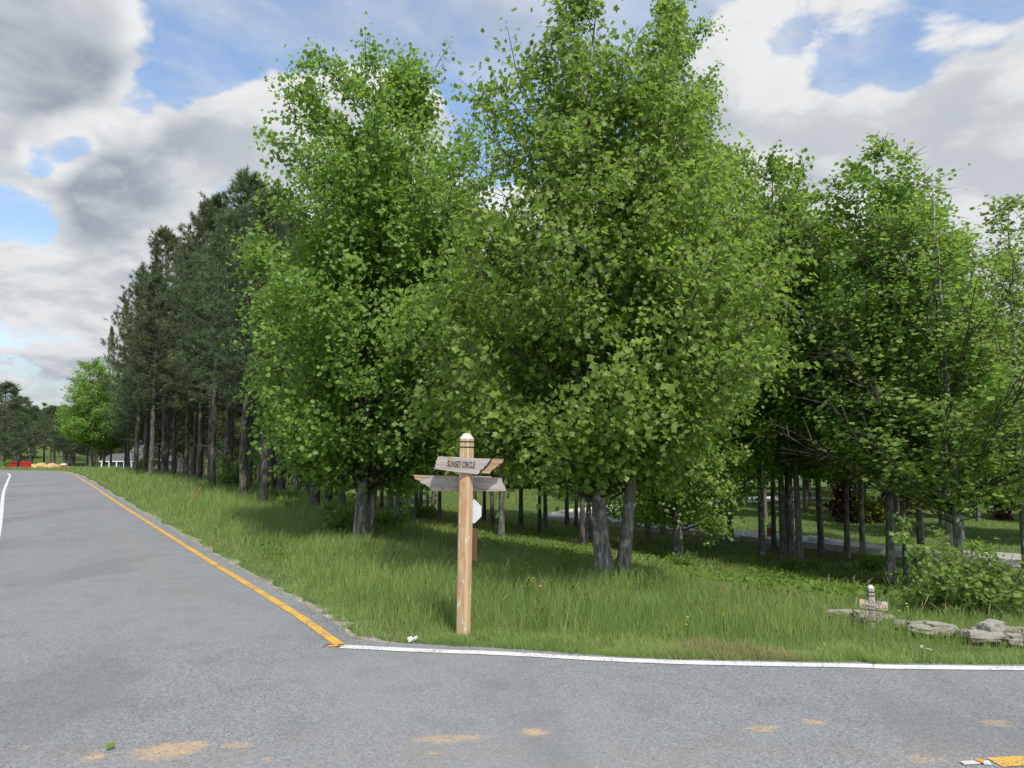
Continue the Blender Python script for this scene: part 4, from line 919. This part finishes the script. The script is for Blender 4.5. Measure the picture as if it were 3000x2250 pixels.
# stones sit on the turf: a footing of half-buried ones
# ------------------------------------------------------------------ small things
q_ = G(557, 1474); stk = empty('survey_stake', q_); tag(stk, 'leaning orange-brown wooden stake in the roadside grass', 'stake')
kk = q_.y / F_PX
MB().box((0, 0, .25), (.035, .02, .56), top=.95).obj('stake', M['stake'], stk, rot=(0, R(33), 0), bevel=.002)
MB().box((0, 0, .538), (.036, .021, .016)).obj('burnt_tip', M['black'], stk, rot=(0, R(33), 0))
q_ = G(1207, 1886); m = MB()
rk = random.Random(9)
for i in range(7):
    m.tube([(rk.uniform(-.04, .04), rk.uniform(-.03, .03), .015 + rk.uniform(0, .02)), (rk.uniform(-.04, .04), rk.uniform(-.02, .02), .035 + rk.uniform(0, .015)), (rk.uniform(-.03, .03), rk.uniform(-.02, .02), .03)], [.008, .013, .004], 5)
tag(m.obj('litter', M['paper'], None, loc=(q_.x, q_.y, .005)), 'crumpled white scrap of litter in the grass left of the signpost', 'litter')
a_, b_ = G(962, 1902), G(992, 1897); rf = empty('road_reflector', (a_ + b_) / 2 + Vector((0, 0, .012))); tag(rf, 'broken orange reflector strip lying where the yellow line meets the white line', 'debris')
MB().box((0, 0, .008), (.085, .02, .008), rz=.2).obj('strip', M['orange'], rf, bevel=.001)
for dx in (-.055, .05):
    MB().tube([(dx - .02, -.03, .006), (dx, 0, .02), (dx + .03, .03, .006)], .004, 5).obj('prong', M['brown'], rf)
q_ = G(2855, 2246); sc_ = empty('wrapper', q_ + Vector((0, 0, .014))); tag(sc_, 'torn white and orange wrapper on the asphalt at the bottom right', 'litter')
MB().box((-.02, 0, .006), (.09, .03, .006), rz=.1).obj('white_piece', M['paper'], sc_); MB().box((.03, .004, .014), (.03, .03, .006), rz=.5).obj('orange_piece', M['orange'], sc_); MB().box((.06, .0, .006), (.035, .04, .008), rz=-.3).obj('pale_piece', M['cab_blue'], sc_)
q_ = G(311, 2206); Vw, Fw, Tw = leaves(np.array([[0, 0, .01]]), np.array([[.8, .5, .35]]), np.array([[0, -.5, 1.]]), np.array([.05]), MEDIUM, np.array([1.]), rg)
lf = mobj('fallen_leaf', npmesh('fallen_leaf', Vw, [Fw], M['weed'], tint=Tw), None, (q_.x, q_.y, .013)); tag(lf, 'single fresh green leaf lying on the sandy stain on the road', 'leaf')
# fallen branch and pale twigs
A, B = G(2528, 1702), G(2400, 1640); B = Vector((B.x, B.y, zat(2400, 1590, B.y)))
br = empty('fallen_branch', A); tag(br, 'thin dark dead branch slanting down from the close-set stems to the turf', 'branch')
mid = (A + B) / 2; m = MB(); m.tube([(0, 0, 0), (mid - A) + Vector((0, 0, -.06)), B - A], [.012, .011, .007], 6); m.obj('stem', M['twig'], br)
c_ = (A + B) / 2 - A + Vector((0, 0, -.05)); MB().tube([c_, c_ + Vector((-.06, 0, .25)), c_ + Vector((-.12, 0, .45))], [.006, .005, .002], 5).obj('twig', M['twig'], br)
q_ = G(2775, 1770); m = MB(); m.tube([(-.18, 0, .06), (0, .02, .08), (.16, 0, .05), (.3, -.02, .02)], [.008, .008, .006, .003], 5)
tag(m.obj('fallen_twig', M['concrete'], None, loc=q_), 'pale dead twig lying under the bush right of the lot sign', 'twig')
# wildflowers
def flower(name, petal, nh, sz, hgt, seed):
    rk = random.Random(seed); st = MB(); fl = MB()
    for i in range(nh):
        x, y = rk.uniform(-.05, .05), rk.uniform(-.04, .04); hz = hgt * rk.uniform(.75, 1)
        st.tube([(x * .2, y * .2, 0), (x * .6, y * .6, hz * .6), (x, y, hz)], .0022, 4)
        for j in range(6):
            a = j * 1.047; r_ = sz * rk.uniform(.8, 1.2); c = Vector((x, y, hz)); u0 = Vector((math.cos(a), math.sin(a), .25)); v0 = Vector((-math.sin(a), math.cos(a), 0))
            b = len(fl.v); fl.v += [c, c + u0 * r_ * .6 + v0 * r_ * .35, c + u0 * r_, c + u0 * r_ * .6 - v0 * r_ * .35]; fl.f.append([b, b + 1, b + 2, b + 3])
    kk = Kind(); kk.parts = [('stem', st.mesh('flower_stem', M['weed'])), ('blossom', fl.mesh('flower_head', petal))]; return kk
FY = flower('y', M['petal_y'], 3, .020, .42, 1); FW = flower('w', M['petal_w'], 4, .017, .3, 2); FG = flower('g', M['leaf_yellow'], 5, .026, .44, 3)
for (px, py, kd, hs, lab, grp) in ((2015, 1885, FY, .6, 'tall yellow wildflower in the middle of the right verge', None), (1572, 1780, FY, .8, 'small orange-yellow wildflower between the signpost and the V-trunk tree', None), (2650, 1855, FY, .7, 'yellow blossom beside the gap in the row of stones', None),
                               (2410, 1945, FY, .45, 'low yellow blossoms at the asphalt edge below the lot sign', None), (2700, 1932, FW, .55, 'white blossoms near the road, left group right of the lot sign', None), (2725, 1936, FW, .5, 'white blossoms near the road, right group right of the lot sign', None),
                               (632, 1565, FW, .9, 'pair of white blossoms in the grass above the yellow line', None), (433, 1465, FW, .9, 'white blossom left in the far roadside grass', None), (512, 1462, FW, .9, 'white blossoms beside the leaning stake', None), (312, 1402, FW, 1.3, 'white blossom in the farthest grass by the lane', None),
                               (1540, 1745, FG, .9, 'yellow-green weed head nearest the signpost', None), (1545, 1800, FG, .8, 'yellow-green weed cluster right of the post foot', None), (1570, 1835, FG, .7, 'lowest yellow-green weed cluster right of the post foot', None), (1612, 1815, FG, .9, 'yellow-green weed cluster in front of the lit strip', None),
                               (1680, 1815, FG, .8, 'yellow-green weed left of the V-trunk tree foot', None), (1722, 1840, FG, .8, 'yellow-green weed below the V-trunk tree foot', None), (1590, 1860, FG, .6, 'small yellowish weed close to the road edge', None), (2120, 1850, FY, .5, 'pair of tiny yellow blossoms in the right verge', None)):
    q_ = G(px, py + 15); plant(kd, 'wildflower', q_, px % 6, hs, lab, 'flower', grp)

# ------------------------------------------------------------------ beyond the trees
def pier(px, base, top, wpx, dist, lab):
    b = G(px, base); dist = b.y; z1 = zat(px, top, dist); z0 = b.z
    e_ = empty('brick_pier', (b.x, b.y, z0), R(35)); tag(e_, lab, 'brick pier'); kk = dist / F_PX; w_ = wpx * kk / 1.3; h_ = z1 - z0
    MB().box((0, 0, h_ / 2 - .1), (w_, w_, h_ + .05)).obj('shaft', M['brick'], e_); MB().box((0, 0, h_ - .02), (w_ * 1.15, w_ * 1.15, .07)).obj('capstone', M['concrete'], e_, bevel=.01); MB().box((0, 0, h_ + .05), (w_ * .9, w_ * .9, .07), top=.5).obj('cap_top', M['concrete'], e_)
pier(2110, 1567, 1528, 24, 25.5, 'brick pier with a stone cap beyond the street, left of the pair'); pier(2260, 1580, 1540, 22, 26.0, 'brick pier half hidden by a thin trunk, right of the pair')
def cabinet(px, dist, py0, py1, wpx, mat, lab, open_=False):
    b = G(px, py1); dist = b.y; kk = dist / F_PX; w_ = wpx * kk; z0, z1 = zat(px, py1, dist), zat(px, py0, dist); h_ = z1 - z0
    e_ = empty('utility_cabinet', (b.x, b.y, b.z), R(-18)); tag(e_, lab, 'utility box'); d = z0 - b.z
    pr = [(-w_ / 2, 0), (w_ / 2, 0), (w_ / 2, h_ * .55 + d), (-w_ / 2, h_ * .72 + d)]
    MB().prism(pr, -w_ * .4, w_ * .4).obj('cabinet_body', mat, e_)
    MB().prism([(-w_ * .54, h_ * .72 + d + .006), (w_ * .54, h_ * .53 + d + .006), (w_ * .50, h_ * .75 + d), (-w_ * .40, h_ + d)], -w_ * .44, w_ * .44).obj('lid', mat, e_)
    MB().box((-w_ * .12, -w_ * .4 - .004, h_ * .35 + d), (w_ * .3, .006, h_ * .3)).obj('door_panel', M['roof_grey'] if mat is M['cab_green'] else M['trim'], e_)
cabinet(2398, 20.6, 1571, 1597, 58, M['cab_blue'], 'pale blue-grey metal cabinet by the street between the slim trunks'); cabinet(2142, 21.6, 1566, 1586, 46, M['cab_green'], 'low grey-green metal box with a slanted lid at the kerb below the brick pier')
b = beyond(2468, 25.5); lp = empty('garden_lamp', b); tag(lp, 'small garden lamp with a cream shade beyond the street', 'lamp')
hz = zat(2468, 1588, 25.5) - b.z; MB().tube([(0, 0, -.1), (0, 0, hz)], .03, 8).obj('lamp_post', M['black'], lp); MB().box((0, 0, hz + .08), (.17, .17, .16), top=.8).obj('lantern', M['lamp'], lp); MB().box((0, 0, hz + .19), (.22, .22, .05), top=.4).obj('lamp_cap', M['black'], lp)
def house(px, dist, wpx, eave, peak, lab, wallm, rz, depth=7, posts=True, gable=True):
    b = beyond(px, dist); kk = dist / F_PX; w_ = wpx * kk; ze, zp = zat(px, eave, dist) - b.z, zat(px, peak, dist) - b.z
    h_ = empty('house', b, rz); tag(h_, lab, 'house')
    wall = MB().box((0, depth / 2, ze / 2 - .3), (w_, depth, ze + .6)).obj('wall', wallm, h_)
    MB().prism([(-w_ / 2 - .35, ze), (w_ / 2 + .35, ze), (w_ / 2 - w_ * .28, zp), (-w_ / 2 + w_ * .28, zp)], -.5, depth + .4).obj('roof', M['roof_grey'], h_)
    MB().box((0, -.53, ze + .02), (w_ + .7, .06, .12)).obj('fascia', M['trim'], h_)
    for i in range(4):
        x = -w_ / 2 + w_ * (i + .5) / 4
        f = MB().box((x, -.03, ze * .55), (w_ * .13, .06, ze * .42)).obj('window', M['roof_grey'], h_); MB().box((x, -.07, ze * .55), (w_ * .10, .03, ze * .36)).obj('pane', M['glass'], f)
    if posts:
        for i in range(5):
            x = -w_ / 2 + w_ * i / 4; MB().box((x, -.42, ze / 2 - .2), (.16, .16, ze + .35)).obj('porch_post', M['trim'], h_)
    if gable:
        g = MB().prism([(-1.1, ze * .9), (1.1, ze * .9), (0, ze * .9 + 1.0)], -.9, 1.4).obj('gable', M['trim'], h_, loc=(-w_ * .34, 0, 0))
        MB().prism([(-1.3, ze * .9 - .1), (0, ze * .9 + 1.1), (1.3, ze * .9 - .1), (1.3, ze * .9 + .06), (0, ze * .9 + 1.28), (-1.3, ze * .9 + .06)], -1.0, 1.5).obj('gable_roof', M['roof_grey'], g)
    return h_
house(445, 118, 130, 1348, 1290, 'slate-blue house with white porch posts and grey roof seen between the pine trunks', M['siding'], R(12), 8)
house(350, 112, 80, 1352, 1330, 'low slate-blue garage wing with white trim left of the taller grey-roofed house', M['siding'], R(12), 6, True, False)
house(2830, 36, 300, 1558, 1508, 'brown stone house with a low grey roof behind the trees at the right', M['stonewall'], R(-15), 8, False, False)
# dumpster
yd = 118.0; b = beyond(66, yd); kk = yd / F_PX; zt = zat(66, 1352, yd) - b.z
du = empty('dumpster', b, R(-22)); tag(du, 'large red open-topped dumpster beyond the crest of the road', 'dumpster')
L_ = 2.0
MB().prism([(-L_ * .45, .3), (L_ * .45, .3), (L_ * .5, zt), (-L_ * .5, zt)], -1.1, 1.1).obj('body', M['red'], du)
for i in range(7): MB().box((-L_ * .42 + L_ * .14 * i, -1.14, zt * .55), (.09, .08, zt * .72)).obj('rib', M['red'], du)
MB().box((0, -1.16, zt - .05), (L_ * 1.02, .12, .12)).obj('top_rail', M['red'], du)
for x in (-.5, .5): MB().tube([(x, -1.15, .3), (x, -.9, .3)], .3, 14).obj('wheel', M['tyre'], du)
# dirt pile
b0 = beyond(96, 124); b1 = beyond(184, 124); m = MB(); nxx, nyy = 26, 8; rk = np.random.default_rng(4)
xs = np.linspace(b0.x - 1.2, b1.x + .4, nxx); ys = np.linspace(120, 130, nyy); V = []
zt = zat(140, 1363, 124)
for j, y in enumerate(ys):
    for i, x in enumerate(xs):
        e_ = min(1, min(i, nxx - 1 - i) / 3.0) * min(1, min(j, nyy - 1 - j) / 2.5); zb = float(terr(x, y)) - .2
        V.append((x, y, zb + (zt - zb) * e_ * (1 + .10 * math.sin(i * .9) + rk.uniform(-.07, .07))))
tag(mobj('dirt_pile', npmesh('dirt_pile', V, [[[j * nxx + i, j * nxx + i + 1, (j + 1) * nxx + i + 1, (j + 1) * nxx + i] for j in range(nyy - 1) for i in range(nxx - 1)]], M['dirt'], True)), 'long heap of orange dirt beyond the crest right of the red dumpster', 'dirt pile')
yd = 116.0; b = beyond(194, yd); zt = zat(194, 1360, yd) - b.z; pp = empty('portable_toilet', b, R(10)); tag(pp, 'red portable toilet with a white roof beyond the crest', 'portable toilet')
MB().box((0, 0, zt / 2 - .15), (.66, .66, zt)).obj('cabin', M['red'], pp); MB().box((0, 0, zt + .0), (.74, .74, .22), top=.8).obj('roof', M['white'], pp, bevel=.02); MB().box((0, -.345, zt * .45), (.42, .03, zt * .8)).obj('door', M['red'], pp)
# truck at the bend
yd = 80.0; b = beyond(-12, yd); tr = empty('pickup_truck', b, R(150)); zt = zat(0, 1351, yd) - b.z; tag(tr, 'pale pickup truck half cut off at the left edge beside the bend', 'truck')
h0 = zt - 1.55 if zt > 2 else .1
MB().prism([(-1.5, .35), (1.6, .35), (1.65, .85), (.75, .95), (.45, 1.5), (-.45, 1.5), (-.55, .95), (-1.55, .95)], -.55, .55).obj('body', M['truck'], tr, loc=(0, 0, h0), bevel=.03)
MB().prism([(-.38, 1.0), (.62, 1.0), (.40, 1.42), (-.36, 1.42)], -.57, .57).obj('side_window', M['glass'], tr, loc=(0, 0, h0))
for x in (-1.0, 1.05):
    for y in (-.5, .5): MB().tube([(x, y - .08, .3), (x, y + .08, .3)], .28, 14).obj('wheel', M['tyre'], tr, loc=(0, 0, h0))

# ------------------------------------------------------------------ say where each of the crowded trees stands
def pxof(o):
    v = Matrix.Rotation(-PITCH, 3, 'X') @ (Vector(o.location) - Vector((0, 0, EYE))); return 1500 + F_PX * v.x / v.y
REG = {'pines filling the stand behind the front row': ('slim dark pine in the crowded stand, ', [(420, 'near its far end by the bright leafy tree'), (560, 'behind the touching pair of trunks'), (700, 'behind the stout pine trunk'), (850, 'behind the scarred front pine'), (9999, 'hidden towards the big left tree')]),
       'slender trees deep in the wood': ('slender trunk deep in the wood, ', [(1100, 'behind the big left tree'), (1330, 'left of the signpost'), (1560, 'just right of the signpost'), (1800, 'left of the V-trunk tree'), (2080, 'right of the V-trunk tree'), (9999, 'behind the close-set grey stems')]),
       'distant pines beyond the crest': ('distant pine beyond the crest, ', [(0, 'at the very left edge'), (90, 'above the red dumpster'), (190, 'above the orange dirt pile'), (9999, 'behind the bright tree ending the pine row')]),
       'backdrop trees beyond the street': ('sunlit backdrop tree across the street, ', [(900, 'behind the pines'), (1500, 'behind the signpost side of the wood'), (2050, 'behind the V-trunk tree'), (2500, 'above the brick piers'), (9999, 'near the stone house at right')]),
       'dim trees far behind the pine stand': ('dim tree far behind the stand, ', [(600, 'near the slate-blue house'), (900, 'behind the front pines'), (1200, 'behind the big left tree'), (9999, 'behind the signpost')]),
       'pale treetops over the distant pines': ('pale treetop over the distant pines, ', [(80, 'near the left edge'), (180, 'above the orange dirt pile'), (9999, 'beside the bright tree ending the pine row')])}
for o in COL.objects:
    g = o.get('group')
    if g in REG and o.parent is None:
        px = pxof(o); pre, bins = REG[g]; o['label'] = pre + next(t for lim, t in bins if px < lim)
